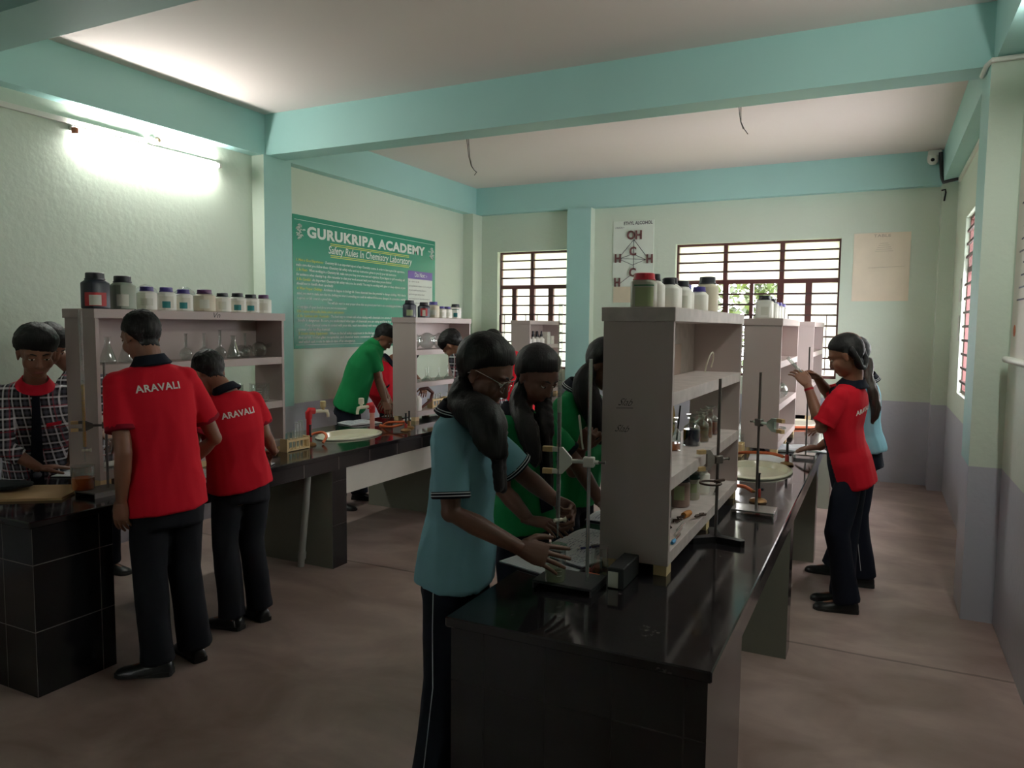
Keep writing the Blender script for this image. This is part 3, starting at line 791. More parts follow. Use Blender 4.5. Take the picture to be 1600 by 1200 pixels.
SA = (-3.74, -3.5, 2.41, 3.72); SB = (-3.83, -3.59, 5.40, 6.36); SC = (-3.83, -3.59, 7.74, 8.62)
SD = (-.845, -.604, 2.42, 3.77); SE = (-.815, -.575, 5.16, 6.27); SF = (-.78, -.54, 7.35, 8.62)
tA = shelf_unit(*SA, 'pinkish grey shelf unit nearest the camera on the left bench')
tB = shelf_unit(*SB, 'shelf unit in the middle of the left bench below the green poster')
tC = shelf_unit(*SC, 'shelf unit at the far end of the left bench before the left window')
tD = shelf_unit(*SD, 'big near shelf unit on the right bench with worn white edges', strip=M_lamd)
tE = shelf_unit(*SE, 'second shelf unit along the right bench, beside the girl in red')
tF = shelf_unit(*SF, 'farthest shelf unit on the right bench against the back window')
M_ink = mat('ink_scrawl', (34, 30, 32), .6)
for z, x, s_ in ((1.335, -.79, .036), (1.245, -.80, .034)):
    q = MB(); add_text(q, 'Slab', s_, (x, SD[2] - .001, z), UX, UZ, shear=.7, bold=-.0004, width=.05); q.build('ink_writing', M_ink, tD, smooth=False)
MB().cyl((-.795, SD[2] - .0008, 1.325), (-.735, SD[2] - .0008, 1.328), .0009, n=5).build('ink_underline', M_ink, tD, smooth=False)
q = MB(); add_text(q, 'Vn', .045, (SA[1] + .0065, 3.13, 1.632), UY, UZ, width=.05, shear=.3, bold=-.0002); q.build('ink_writing', M_ink, tA, smooth=False)
o = MB().box(SD[0] + .016, SD[0] + .021, SD[2] + .03, 3.45, 1.386, 1.525).build('loose_panel', mat('glossy_pale_panel', (222, 196, 186), .25, var=.05), org=(SD[0] + .02, 2.9, 1.386), smooth=False)
tag(o, 'pale glossy panel leaning inside the top compartment of the near right shelf unit', 'panel')

# ================================================================== GLASSWARE AND BOTTLES
G = glass('clear_glass'); GA = glass('amber_glass', (190, 110, 40), .5); GB = burette_glass()
def arc_label(r, z0, z1, ang, half, ex=2.0, n=12):
    vs = []
    for i in range(n + 1):
        a = ang - half + 2 * half * i / n; c, s = math.cos(a), math.sin(a)
        q = (abs(c) ** ex + abs(s) ** ex) ** (-1 / ex) if ex != 2 else 1
        for z in (z0, z1): vs.append(V((c * q * r, s * q * r, z)))
    return vs, [(2 * i, 2 * i + 2, 2 * i + 3, 2 * i + 1) for i in range(n)]
BODY = {'white': mat('white_hdpe', (242, 240, 232), .45, var=.03), 'grey': mat('grey_green_hdpe', (156, 166, 150), .45, var=.05), 'black': mat('black_hdpe', (34, 36, 52), .4),
        'beige': mat('beige_hdpe', (214, 204, 182), .45), 'cloudy': mat('cloudy_jar_plastic', (168, 166, 150), .35, var=.05), 'brown': mat('brownish_jar', (134, 110, 100), .3)}
CAP = {'black': mat('black_cap', (30, 32, 40), .45), 'purple': mat('purple_cap', (66, 56, 130), .45), 'plum': mat('plum_cap', (84, 44, 92), .45), 'red': mat('red_cap', (190, 34, 52), .4), 'green': mat('dark_green_cap', (34, 66, 54), .45), 'white': M_white}
LAB = {'white': mat('label_white', (226, 224, 212), .6, var=.05), 'teal': mat('label_teal', (44, 130, 134), .55, var=.08), 'red': mat('label_red', (176, 40, 44), .55), 'green': mat('label_green', (148, 160, 120), .6, var=.1), 'band': mat('label_band', (44, 110, 80), .55)}
def bottle(x, y, z, h, r, body, cap, label, group, labs=(), ang=None, n=24, ex=3.4, neck=.64, shoulder=.70, rot=0.0):
    t = thing('reagent_bottle', (x, y, z), label, 'bottle', group); L0 = (x, y, z)
    nr = r * neck; hs = h * shoulder
    MB().lathe([(r * .9, 0), (r, .006), (r, hs), (r * .97, hs + h * .03), (nr * 1.08, h * .80), (nr, h * .81), (nr, h * .86)], n, L0, ex=ex, rot=rot).build('bottle_body', BODY[body], t, ang=35)
    cr_ = nr * 1.16
    MB().lathe([(cr_ * 1.08, h * .805), (cr_ * 1.08, h * .835), (cr_, h * .84), (cr_ * .98, h * .985), (cr_ * .9, h), (0, h)], 20, L0).build('bottle_cap', CAP[cap], t)
    if ang is None: ang = math.atan2(-y, -x)
    for (lm, a0, a1, half) in labs:
        vs, fs = arc_label(r * 1.012, h * a0, h * a1, ang, half, ex)
        MB().add([v + V(L0) for v in vs], fs).build('bottle_label', LAB[lm], t)
    return t
T667 = 1.667
gA = 'chemical bottles on the left near shelf'
xa = -3.62
std = [('white', .12, .62, .9), ('teal', .12, .40, .45)]
for (y, h, r, bd, cp, labs, lab) in (
    (2.50, .185, .060, 'black', 'black', [('red', .08, .45, .9), ('white', .1, .38, .45)], 'large black bottle with red and white label, first on the left shelf top'),
    (2.655, .178, .057, 'grey', 'black', [('white', .1, .45, .5)], 'large grey green bottle with black cap beside the big black bottle'),
    (2.80, .13, .046, 'white', 'purple', [('white', .2, .5, .7)], 'white bottle with purple cap wrapped in clear bag next to the grey green bottle'),
    (2.925, .132, .046, 'white', 'purple', std, 'white bottle with purple cap and teal label, nearest the tall boy’s head'),
    (3.04, .126, .045, 'white', 'purple', std, 'white bottle with purple cap and teal label, second of the teal labelled bottles'),
    (3.19, .132, .055, 'beige', 'plum', [('white', .15, .55, .5)], 'broad cream bottle with plum cap on the left shelf top'),
    (3.325, .118, .044, 'white', 'black', [('white', .15, .55, .5)], 'plain white bottle with black cap beside the broad cream bottle'),
    (3.445, .122, .046, 'white', 'black', std, 'white bottle with black cap and teal label, fourth from the shelf end'),
    (3.555, .118, .046, 'white', 'black', std, 'white bottle with black cap and teal label, second from the shelf end'),
    (3.665, .12, .044, 'white', 'plum', [('white', .15, .55, .6)], 'white bottle with plum cap at the far end of the left shelf top')):
    bottle(xa, y, T667, h, r, bd, cp, lab, gA, labs, n=16, ex=3.0)
M_bag = glass('clear_plastic_bag', (238, 240, 242), .35, .12)
for y, w, nm in ((2.86, .17, 'crumpled clear plastic bag behind the purple capped bottles'), (3.12, .17, 'crumpled clear plastic bag behind the broad cream bottle')):
    rr = random.Random(int(y * 100))
    o = MB().ell((-3.702, y, T667 + .0725), (.024, w / 2, .072), fn=lambda d: 1 - .12 * noise.noise(d * 4 + V((y, 0, 0))) if d.z > -.8 else 1, nu=28, nv=16).build('plastic_bag', M_bag, org=(-3.70, y, T667), smooth=False)
    tag(o, nm, 'plastic bag', 'plastic bags behind the bottles')
gB = 'chemical bottles on the poster side shelf'
for (y, h, r, bd, cp, labs, lab) in (
    (5.50, .15, .054, 'black', 'black', [('green', .1, .45, .5)], 'black bottle with pale green label in front of the green poster'),
    (5.73, .14, .052, 'black', 'black', [('red', .12, .6, .6), ('white', .1, .5, .25)], 'black bottle with red and white label beside it on the middle shelf top'),
    (5.89, .15, .052, 'beige', 'purple', [('white', .2, .5, .5)], 'cream bottle with purple cap standing next to the red labelled black bottle'),
    (6.03, .112, .043, 'white', 'purple', [('white', .2, .5, .6)], 'short white bottle with purple cap, nearer of the pair'),
    (6.14, .112, .043, 'white', 'purple', [('white', .2, .5, .6)], 'short white bottle with purple cap, farther of the pair beside the tall white one'),
    (6.29, .14, .052, 'white', 'black', [('band', .6, .65, .7), ('teal', .12, .40, .35)], 'tall white bottle with black cap and teal label at the shelf end')):
    bottle(-3.72, y, T667, h, r, bd, cp, lab, gB, labs, n=16, ex=3.0)
gD = 'chemical bottles on the right near shelf'
for (x, y, h, r, bd, cp, labs, lab, nk, shd) in (
    (-.735, 2.515, .118, .042, 'cloudy', 'red', [('band', .62, .66, .8), ('green', .04, .58, .7)], 'cloudy jar with a wide red lid on the near right shelf', .74, .72),
    (-.742, 2.655, .125, .040, 'white', 'black', [], 'white bottle with black cap directly behind the red lidded jar', .55, .66),
    (-.715, 2.765, .115, .040, 'white', 'black', [], 'white bottle with low black cap, second behind the red lidded jar', .5, .66),
    (-.735, 2.875, .125, .042, 'white', 'black', [('white', .1, .5, .5)], 'white bottle in crinkled wrapping with black cap on the right shelf', .55, .66),
    (-.735, 3.03, .122, .046, 'white', 'black', [('white', .1, .5, .6)], 'stout white bottle with broad black cap in the middle of the right shelf', .66, .66),
    (-.75, 3.17, .115, .040, 'white', 'purple', [], 'white bottle with purple cap, half hidden behind the stout bottle', .62, .66),
    (-.71, 3.27, .11, .038, 'white', 'purple', [], 'white bottle with purple cap, nearer the tall beige bottle', .62, .66),
    (-.725, 3.51, .168, .049, 'beige', 'black', [], 'tall beige bottle with black cap at the far end of the near right shelf', .64, .7)):
    bottle(x, y, T667, h, r, bd, cp, lab, gD, labs, n=20, ex=3.6, neck=nk, shoulder=shd)
gE = 'chemical bottles on the second right shelf'
for i, (y, h, r, bd, cp, lab) in enumerate(((5.28, .155, .056, 'white', 'black', 'large white canister with black cap on the second right shelf'), (5.47, .14, .046, 'white', 'black', 'white bottle with black cap just behind the large white canister'), (5.64, .12, .044, 'white', 'purple', 'white bottle with purple cap, middle of the second right shelf'), (5.83, .125, .044, 'white', 'purple', 'white bottle with purple cap, last but one on the second right shelf'), (6.05, .12, .046, 'white', 'purple', 'white bottle with purple cap at the far end of the second right shelf'))):
    bottle(-.685 + (.0 if i else -.02), y, T667, h, r, bd, cp, lab, gE, [('white', .15, .5, .4)] if i == 0 else [], n=20, ex=3.8, neck=.6)

def put(name, loc, parts, label, cat, group=None):
    """parts: (part name, MB in local coordinates, material)"""
    t = thing(name, loc, label, cat, group)
    for pn, mb, m_ in parts: mb.build(pn, m_, t, local=True)
    return t
def conical(h=.14, r=.042, nr=.014):
    return MB().lathe([(0, .002), (r * .9, 0), (r, .008), (r * .97, .02), (nr, h * .72), (nr, h * .95), (nr * 1.3, h)], 24)
def volumetric(h=.17, r=.036, nr=.008):
    return MB().lathe([(0, .001), (r * .6, 0)] + [(r * math.sin(a), r + -r * math.cos(a)) for a in (1.0, 1.4, 1.8, 2.2, 2.6)] + [(nr, r * 2.1), (nr, h * .96), (nr * 1.5, h)], 24)
def beaker(h=.1, r=.036): return MB().lathe([(0, .002), (r * .93, 0), (r, .006), (r, h * .97), (r * 1.08, h)], 28)
def grads(r, h, k=5):
    q = MB()
    for i in range(k):
        vs, fs = arc_label(r * 1.01, h * (.2 + .13 * i), h * (.2 + .13 * i) + .0016, math.atan2(-.7, .7), .25); q.add(vs, fs)
    return q
M_grad = mat('white_graduations', (235, 235, 230), .6)
def round_flask(r=.055, ln=.07, nr=.013):
    """lying on its side: bulb at origin height r, neck along +y"""
    R = Matrix.Rotation(-PI / 2 + .28, 3, 'X')
    pr = [(r * math.sin(a), -r * math.cos(a)) for a in [i * PI / 10 for i in range(0, 10)]] + [(nr, r * 1.02), (nr, r + ln), (nr * 1.35, r + ln + .004)]
    pr[0] = (0, -r)
    return MB().lathe(pr, 24, (0, 0, r), R=R)
gF = 'glass flasks on the left shelf'
for (y, kind, lab) in ((2.55, 'c', 'conical flask at the near end of the left upper shelf'), (2.66, 'c', 'conical flask second on the left upper shelf, left of the tall boy’s head'), (2.79, 'c', 'conical flask hidden partly by the tall boy’s head'),
                       (3.04, 'v', 'volumetric flask just right of the tall boy’s head'), (3.17, 'v', 'volumetric flask on the left shelf between the two boys in red'), (3.29, 'v', 'tallest volumetric flask above the shorter boy in red'),
                       (3.395, 'c', 'conical flask beside the round flasks, shorter boy’s side'), (3.49, 'v', 'narrow necked flask next to the round flask on the left shelf')):
    put('conical_flask' if kind == 'c' else 'volumetric_flask', (-3.61, y, 1.385), [('flask_body', conical() if kind == 'c' else volumetric(.175 if y == 3.29 else .155), G)], lab, 'flask', gF)
for y, lab in ((3.60, 'round bottomed flask lying at the far end of the left upper shelf'),):
    put('round_flask', (-3.60, y, 1.385), [('flask_body', round_flask(.05, .06), G)], lab, 'flask')
o = put('round_flask', (-3.682, 3.53, 1.385), [('flask_body', round_flask(.04, .03), G)], 'round bottomed flask behind the other at the far end of the left upper shelf', 'flask')
for (x, y, r, h, lab) in ((-3.585, 3.58, .06, .115, 'large graduated glass beaker at the end of the left middle shelf'), (-3.65, 3.44, .05, .115, 'glass beaker beside the large beaker on the left middle shelf')):
    put('beaker', (x, y, 1.10), [('beaker_body', beaker(h, r), G), ('graduation_marks', grads(r, h), M_grad)], lab, 'beaker')
for (y, z, lab) in ((2.53, .845, 'conical flask on the bottom left shelf beside the burette stand'), (2.54, 1.10, 'conical flask on the left middle shelf behind the burette stand'), (2.66, .845, 'conical flask on the bottom left shelf behind the tall boy'), (3.63, .845, 'conical flask at the far end of the bottom left shelf by the shorter boy’s elbow')):
    put('conical_flask', (-3.57, y, z), [('flask_body', conical(.15, .045), G)], lab, 'flask')
# middle-left unit
for y, x, lab in ((5.50, -3.69, 'large round flask nearest on the poster side shelf'), (5.72, -3.68, 'large round flask second on the poster side shelf'), (5.95, -3.68, 'large round flask third on the poster side shelf, by the plaid boy’s hair')):
    put('round_flask', (x, y, 1.385), [('flask_body', round_flask(.075, .05), G)], lab, 'flask', 'round flasks on the poster side shelf')
def funnel():
    return MB().lathe([(.042, 0), (.040, .002), (.006, .045), (.004, .055), (.0032, .125)], 20)
for i, y in enumerate((5.50, 5.67, 5.755, 5.89, 6.05, 6.2)):
    put('glass_funnel', (-3.66 - .03 * (i == 2), y, 1.10), [('funnel_body', funnel(), G)], ('first', 'second', 'third', 'fourth', 'fifth', 'last')[i] + ' upturned glass funnel from the near end of the poster side shelf', 'funnel', 'upturned glass funnels')
put('wash_bottle', (-3.665, 5.50, .845), [('bottle_body', MB().lathe([(.05, 0), (.056, .006), (.056, .10), (.045, .125), (.016, .14), (.016, .15)], 24, ex=3), BODY['white']), ('bottle_cap', MB().lathe([(.019, .148), (.019, .168), (.006, .172), (0, .172)], 14), M_white)], 'white plastic wash bottle on the bottom poster side shelf', 'bottle')
o = MB().tube([(-3.66, 5.60, .99), (-3.65, 5.56, 1.03), (-3.63, 5.64, 1.04), (-3.62, 5.72, .99), (-3.63, 5.70, .92), (-3.65, 5.63, .88), (-3.67, 5.60, .856)], [.008, .016, .018, .016, .014, .012, .010], 9).build('rubber_tubing', mat('brown_rubber', (106, 62, 54), .6), org=(-3.65, 5.62, .846)); tag(o, 'brown rubber tubing heaped beside the white wash bottle', 'tubing')
def rack(loc, L_, holes, label, m_=None, rz=0.0, h=.085):
    m_ = m_ or M_wood
    t = thing('test_tube_rack', loc, label, 'test tube rack', rz=rz)
    for y in (0, L_): MB().box(-.03, .03, y - .006, y + .006, 0, h, bev=.001).build('end_board', m_, t, local=True, smooth=False)
    MB().box(-.03, .03, .006, L_ - .006, .004, .014).build('base_board', m_, t, local=True, smooth=False)
    for x in (-.027, .017): MB().box(x, x + .010, .006, L_ - .006, h - .022, h - .008).build('rail', m_, t, local=True, smooth=False)
    for i in range(holes + 1): MB().cyl((.022, .015 + i * (L_ - .03) / holes, .014), (.022, .015 + i * (L_ - .03) / holes, h - .022), .004, n=6).build('peg', m_, t, local=True)
    return t
def tube_at(p, h, label, group, r=.0085):
    return put('test_tube', p, [('tube_body', MB().lathe([(0, 0)] + [(r * math.sin(a), r - r * math.cos(a)) for a in (.5, 1.0, 1.57)] + [(r, h * .96), (r * 1.25, h)], 14), GB)], label, 'test tube', group)
rx, ry = -3.455, 3.66
rack((rx, ry, HB), .205, 5, 'pale wooden test tube rack on the left bench beside the shorter boy')
for k, (dy, h) in enumerate(((.045, .11), (.085, .115), (.115, .165), (.142, .175), (.168, .175))):
    tube_at((rx - .002, ry + dy, HB + .0145), h, ('shortest clear test tube at the near end', 'short clear test tube, second from the near end', 'tall clear test tube in the middle', 'tall clear test tube, last but one', 'tall clear test tube at the far end')[k] + ' of the left bench rack', 'test tubes in the left bench rack')
for y0 in (5.745, 6.02):
    rack((-3.66, y0, .845), .22, 4, 'wooden test tube rack ' + ('beside the wash bottle on the poster side shelf' if y0 < 5.9 else 'at the far end of the poster side shelf'))
    for k in range(4): tube_at((-3.66, y0 + .04 + .045 * k, .8595), .11, ('nearest', 'second', 'third', 'farthest')[k] + ' test tube in the rack ' + ('beside the wash bottle' if y0 < 5.9 else 'at the far end of the poster side shelf'), 'test tubes on the poster side shelf', .010)
# far-left unit
for i, y in enumerate((7.86, 7.98, 8.10, 8.22)):
    put('dropper_bottle', (-3.66, y, 1.385), [('bottle_body', MB().lathe([(.036, 0), (.038, .006), (.038, .065), (.014, .085), (.014, .095)], 18), BODY['white']), ('dropper_cap', MB().lathe([(.016, .092), (.016, .118), (.010, .122), (.011, .15), (.007, .16), (0, .161)], 14), CAP['black'])],
        ('first', 'second', 'third', 'fourth')[i] + ' white dropper bottle with black bulb cap on the far left shelf', 'bottle', 'dropper bottles on the far left shelf')
for i, (y, n_) in enumerate(((8.36, 3), (8.48, 2))):
    for k in range(n_):
        o = MB().box(-3.70, -3.62, y - .045, y + .045, 1.385 + .05 * k, 1.385 + .05 * k + .049, bev=.003).build('carton', LAB['white'], org=(-3.66, y, 1.385 + .05 * k), smooth=False)
        tag(o, ('lowest', 'middle' if n_ == 3 else 'upper', 'topmost')[k] + ' small white carton of the ' + ('nearer' if i == 0 else 'farther') + ' stack on the far left shelf', 'box', 'cartons on the far left shelf')

# near-right unit: contents
LQ = {'navy': liquid('navy_solution', (22, 30, 62), .95), 'orange': liquid('orange_solution', (206, 110, 40), .7), 'amber': liquid('amber_solution', (196, 140, 88), .5), 'rust': liquid('rust_solution', (140, 62, 40), .8), 'pale': liquid('pale_solution', (206, 176, 140), .4), 'yellow': liquid('yellow_titrant', (226, 176, 30), .85), 'clear': liquid('cloudy_water', (220, 222, 196), .35)}
def stoppered(x, y, z, liq, fill, label, h=.135, r=.036):
    pr = [(0, .002), (r * .95, 0), (r, .006), (r, h * .5), (r * .92, h * .6), (.013, h * .72), (.012, h * .84), (.018, h * .87)]
    st_ = MB().lathe([(.010, h * .80), (.012, h * .87), (.010, h * .9), (.024, h * .96), (.024, h * .99), (0, h)], 16)
    return put('stoppered_bottle', (x, y, z), [('bottle_body', MB().lathe(pr, 22), G), ('liquid', MB().lathe([(0, .004), (r * .92, .004), (r * .95, .01), (r * .95, fill), (0, fill)], 20), LQ[liq]), ('stopper', st_, G)], label, 'bottle', 'stoppered reagent bottles on the middle shelf')
for a in ((-.755, 2.83, 'navy', .055, 'stoppered bottle of dark liquid half hidden by the shelf side'), (-.745, 3.00, 'orange', .03, 'stoppered bottle with shallow orange liquid'), (-.70, 3.16, 'navy', .07, 'stoppered bottle of navy blue liquid behind the clamp'),
          (-.69, 3.29, 'pale', .05, 'stoppered bottle of pale liquid behind the blue one'), (-.70, 3.42, 'amber', .05, 'stoppered bottle of straw coloured liquid, last but one'), (-.70, 3.545, 'rust', .06, 'stoppered bottle of rust brown liquid, farthest back')):
    stoppered(a[0], a[1], 1.10, a[2], a[3], a[4])
o = put('yellow_pouch', (-.80, 3.16, 1.10), [('pouch', MB().ell((0, 0, .095), (.022, .07, .095), fn=lambda d: 1 - .08 * noise.noise(d * 3)), mat('yellow_plastic', (206, 170, 40), .4)), ('black_straps', MB().tube([(.024, .05, .01), (.03, .075, .16)], .004, 6), M_black)], 'yellow pouch with black straps at the back of the middle shelf', 'pouch')
for (x, y, h, r, bd, cp, labs, lab, nk) in ((-.745, 2.88, .125, .034, 'black', 'black', [('white', .3, .62, .8)], 'black bottle with white label at the near end of the bottom right shelf', .55), (-.735, 3.11, .135, .045, 'brown', 'black', [('green', .25, .7, .5)], 'brownish jar with green label on the bottom right shelf', .8),
                                             (-.72, 3.265, .115, .038, 'cloudy', 'green', [('green', .3, .65, .7)], 'glass jar with dark green lid on the bottom right shelf', .82), (-.70, 3.40, .125, .034, 'white', 'white', [], 'slim white bottle behind the green lidded jar', .55)):
    bottle(x, y, .845, h, r, bd, cp, lab, 'jars on the bottom right shelf', labs, ex=2.0, neck=nk, shoulder=.7)
M_cork = mat('orange_cork_handle', (196, 128, 58), .6); M_steel = mat('dark_steel', (112, 106, 102), .4, metal=.6); M_chrome = mat('bright_metal', (200, 200, 198), .22, metal=.9)
M_rust = mat('rusty_iron', (70, 52, 44), .6, metal=.4)
def tongs(x, y, a, lab, cork=True):
    d = V((math.cos(a), math.sin(a), 0)); s = V((-d.y, d.x, 0)); p = V((x, y, .845))
    t = thing('tube_holder', p, lab, 'tube holder', 'tube holders on the bottom shelf')
    if cork: MB().tube([p + V((0, 0, .014)), p + d * .02 + V((0, 0, .014)), p + d * .06 + V((0, 0, .014))], [.011, .0135, .012], 12).build('cork_handle', M_cork, t)
    for sg in (1, -1): MB().tube([p + d * .055 + V((0, 0, .012)), p + d * .075 + s * .006 * sg + V((0, 0, .012)), p + d * .10 - s * .008 * sg + V((0, 0, .010 + .004 * sg)), p + d * .125 + s * .012 * sg + V((0, 0, .008)), p + d * .145 + s * .004 * sg + V((0, 0, .007))], .004, 7).build('jaw', M_rust, t)
tongs(-.66, 2.60, 1.75, 'tube holder with orange cork handle nearest the shelf edge'); tongs(-.655, 2.96, -1.75, 'tube holder with orange cork handle pointing the other way'); tongs(-.635, 2.86, 1.35, 'dark iron tube holder without a cork', False)
o = MB().cyl((-.64, 3.39, .852), (-.655, 3.52, .852), .0065, n=12).build('metal_spatula', M_chrome, org=(-.65, 3.45, .845)); tag(o, 'bright metal spatula lying at the far end of the bottom right shelf', 'spatula')
t = thing('glass_dropper', (-.62, 2.55, .845), 'glass dropper with a blue bulb near the edge of the bottom shelf', 'dropper')
MB().cyl((-.618, 2.565, .853), (-.622, 2.66, .851), .005, n=10).build('glass_stem', G, t); MB().tube([(-.617, 2.525, .853), (-.617, 2.545, .853), (-.618, 2.567, .853)], [.006, .008, .006], 10).build('rubber_bulb', mat('blue_rubber', (60, 140, 190), .5), t)
for k, (x, y) in enumerate(((-.632, 2.63), (-.640, 2.70))):
    o = MB().cyl((x, y, .8515), (x - .004, y + .11, .8515), .006, n=10).build('glass_rod', GB, org=(x, y, .845)); tag(o, ('nearer' if k == 0 else 'farther') + ' glass rod lying beside the blue bulb dropper', 'glass rod', 'glass rods on the bottom shelf')
ring = MB().tube([V((-.64 + .012 * math.sin(a), 3.18 + .055 * math.cos(a), 1.385 + .058 + .055 * math.sin(a))) for a in [i * PI / 14 - .2 for i in range(18)]] , .0032, 7)
o = ring.build('tubing_loop', M_tapw, org=(-.64, 3.2, 1.385)); tag(o, 'loop of cream tubing standing on the top shelf edge', 'tubing')
# second right unit
put('round_flask', (-.63, 5.62, 1.10), [('flask_body', round_flask(.06, .05), G)], 'round glass flask on the middle of the second right shelf', 'flask')
put('round_flask', (-.64, 5.33, 1.10), [('flask_body', round_flask(.05, .05), G)], 'round glass flask at the near end of the second right shelf', 'flask')
rr = random.Random(2)
for k in range(4):
    o = MB().tube([V((-.64 + .02 * math.cos(a) * (1 + .3 * k) , 5.45 + .14 * k + .05 * math.sin(a), .850 + .007 * (k % 2))) for a in [i * PI / 7 for i in range(14)]], .0045, 7, closed=True).build('wire_ring', M_chrome if k % 2 else M_cork, org=(-.64, 5.45 + .14 * k, .845)); tag(o, ('first', 'second', 'third', 'farthest')[k] + ' wire ring lying on the bottom of the second right shelf', 'ring', 'wire rings on the second right shelf')

# ================================================================== STANDS, BURETTES, BURNERS
M_brass = mat('tarnished_brass', (132, 96, 56), .45, metal=.5); M_clampw = mat('white_burette_clamp', (222, 222, 214), .45); M_pad = mat('cork_pad', (206, 174, 126), .7)
def clamp(root, p, d, m_, pad, jaw=.085, arm=.055, fk=1.0):
    """burette clamp at rod point p reaching along d: boss head, arm and a two-pronged fork"""
    d = V(d).normalized(); s = d.cross(V((0, 0, 1)))
    cl = MB(); P = V(p)
    cl.tube([P - d * .03, P + d * arm], .0065, 8)
    f = P + d * arm; k = jaw / 2
    cl.prism([f + V((0, 0, .010)) - s * .006, f + d * .03 * fk + V((0, 0, k)) - s * .006, f + d * .085 * fk + V((0, 0, k)) - s * .006, f + d * .085 * fk + V((0, 0, k - .014)) - s * .006, f + d * .045 * fk + V((0, 0, k - .014)) - s * .006,
              f + d * .045 * fk + V((0, 0, -k + .014)) - s * .006, f + d * .085 * fk + V((0, 0, -k + .014)) - s * .006, f + d * .085 * fk + V((0, 0, -k)) - s * .006, f + d * .03 * fk + V((0, 0, -k)) - s * .006, f + V((0, 0, -.010)) - s * .006], s * .012)
    c = cl.build('clamp', m_, root)
    MB().box(-.018, .018, -.012, .012, -.016, .016, bev=.003, R=Matrix((d, s, V((0, 0, 1)))).transposed(), c=P - wl(root)).build('boss_head', m_ if m_ is M_clampw else M_steel, c, local=True)
    MB().tube([P - d * .018, P - d * .05, P - d * .052], [.004, .004, .007], 8).build('thumb_screw', M_steel, c)
    if pad:
        for z in (k - .007, -k + .007): MB().box(-.016, .016, -.009, .009, -.008, .008, R=Matrix((d, s, V((0, 0, 1)))).transposed(), c=f + d * .078 * fk + V((0, 0, z)) - wl(root)).build('cork_pad', M_pad, c, local=True, smooth=False)
def stand(x, y, h, base, label, m_=None, rodr=.006, z=HB):
    """base: 'plate' (x0,x1,y0,y1 offsets) or 'tripod'"""
    t = thing('retort_stand', (x, y, z), label, 'retort stand')
    if base[0] == 'plate':
        x0, x1, y0, y1, m2 = base[1:]
        MB().box(x + x0, x + x1, y + y0, y + y1, z + .018, z + .026, bev=.001).box(x + x0, x + x0 + .006, y + y0, y + y1, z, z + .018).box(x + x1 - .006, x + x1, y + y0, y + y1, z, z + .018).build('base_plate', m2, t, smooth=False)
        zb = z + .024
    else:
        b = MB()
        for a in base[1]:
            d = V((math.cos(a), math.sin(a), 0)); s = V((-d.y, d.x, 0)); p = V((x, y, z))
            b.prism([p - s * .022, p + d * .11 - s * .016, p + d * .12, p + d * .11 + s * .016, p + s * .022], (0, 0, .024))
        b.build('tripod_base', M_black if False else mat('black_cast_iron', (26, 26, 28), .45), t, smooth=False); zb = z + .022
    MB().cyl((x, y, zb), (x, y, z + h), rodr, n=12).build('rod', m_ or M_chrome, t)
    return t
def burette(x, y, z0, z1, zl, liq, label, r=.0068):
    t = thing('burette', (x, y, z0), label, 'burette')
    MB().lathe([(r, z0 + .07), (r, z1), (r * 1.2, z1 + .002)], 16, (x, y, 0)).build('burette_tube', GB, t)
    MB().lathe([(0, z0 + .072), (r * .97, z0 + .074), (r * .97, zl), (0, zl)], 14, (x, y, 0)).build('titrant', liq, t)
    q = MB()
    for k in range(24):
        vs, fs = arc_label(r * 1.02, z0 + .1 + k * (z1 - z0 - .14) / 24, z0 + .1015 + k * (z1 - z0 - .14) / 24, math.atan2(-y, -x), .7 if k % 4 == 0 else .4, n=6); q.add([v + V((x, y, 0)) for v in vs], fs)
    q.build('graduation_marks', mat('burette_scale_print', (90, 90, 94), .6), t)
    MB().lathe([(.0022, z0), (.0028, z0 + .035), (.006, z0 + .055), (r, z0 + .072)], 12, (x, y, 0)).build('burette_tip', GB, t)
    s = MB(); s.tube([(x - .008, y - .012, z0 + .056), (x + .008, y + .012, z0 + .056)], .006, 10); s.tube([(x + .008, y + .012, z0 + .056), (x + .016, y + .022, z0 + .056)], [.004, .011], 10); s.build('stopcock', M_tapw, t)
    return t
# foreground burette
BX, BYY = -.900, 2.172
ts = stand(-.805, 2.190, .735, ('plate', -.16, .04, -.07, .075, mat('black_stand_plate', (24, 24, 27), .4)), 'retort stand with white clamp in the foreground beside the blue shirted girl')
clamp(ts, (-.805, 2.190, 1.175), V((BX + .805, BYY - 2.19, 0)), M_clampw, True)
burette(BX + .036 - .0367, BYY, .925, 1.672, 1.328, liquid('dark_titrant', (52, 48, 50), .55), 'long glass burette held in front of the girl in light blue')
zt_ = HB + .026
put('beaker', (-.898, 2.150, zt_), [('beaker_body', beaker(.115, .034), G), ('liquid', MB().lathe([(0, .003), (.031, .003), (.0325, .012), (.0325, .045), (0, .045)], 24), LQ['clear']), ('graduation_marks', grads(.034, .115), M_grad)], 'glass beaker with pale liquid under the foreground burette', 'beaker')
put('beaker', (-.818, 2.345, HB), [('beaker_body', beaker(.095, .03), G)], 'empty glass beaker behind the foreground retort stand', 'beaker')
t = thing('small_box', (-.725, 2.31, HB), 'small black box with white end beside the near shelf corner', 'box')
MB().box(-.752, -.698, 2.232, 2.405, HB, HB + .068, bev=.003).build('box_body', mat('black_card', (24, 24, 26), .6), t, smooth=False)
MB().box(-.754, -.7525, 2.245, 2.39, HB + .004, HB + .055).build('white_label', LAB['white'], t, smooth=False)
MB().box(-.748, -.715, 2.2290, 2.2315, HB + .004, HB + .055).build('white_label', LAB['white'], t, smooth=False)
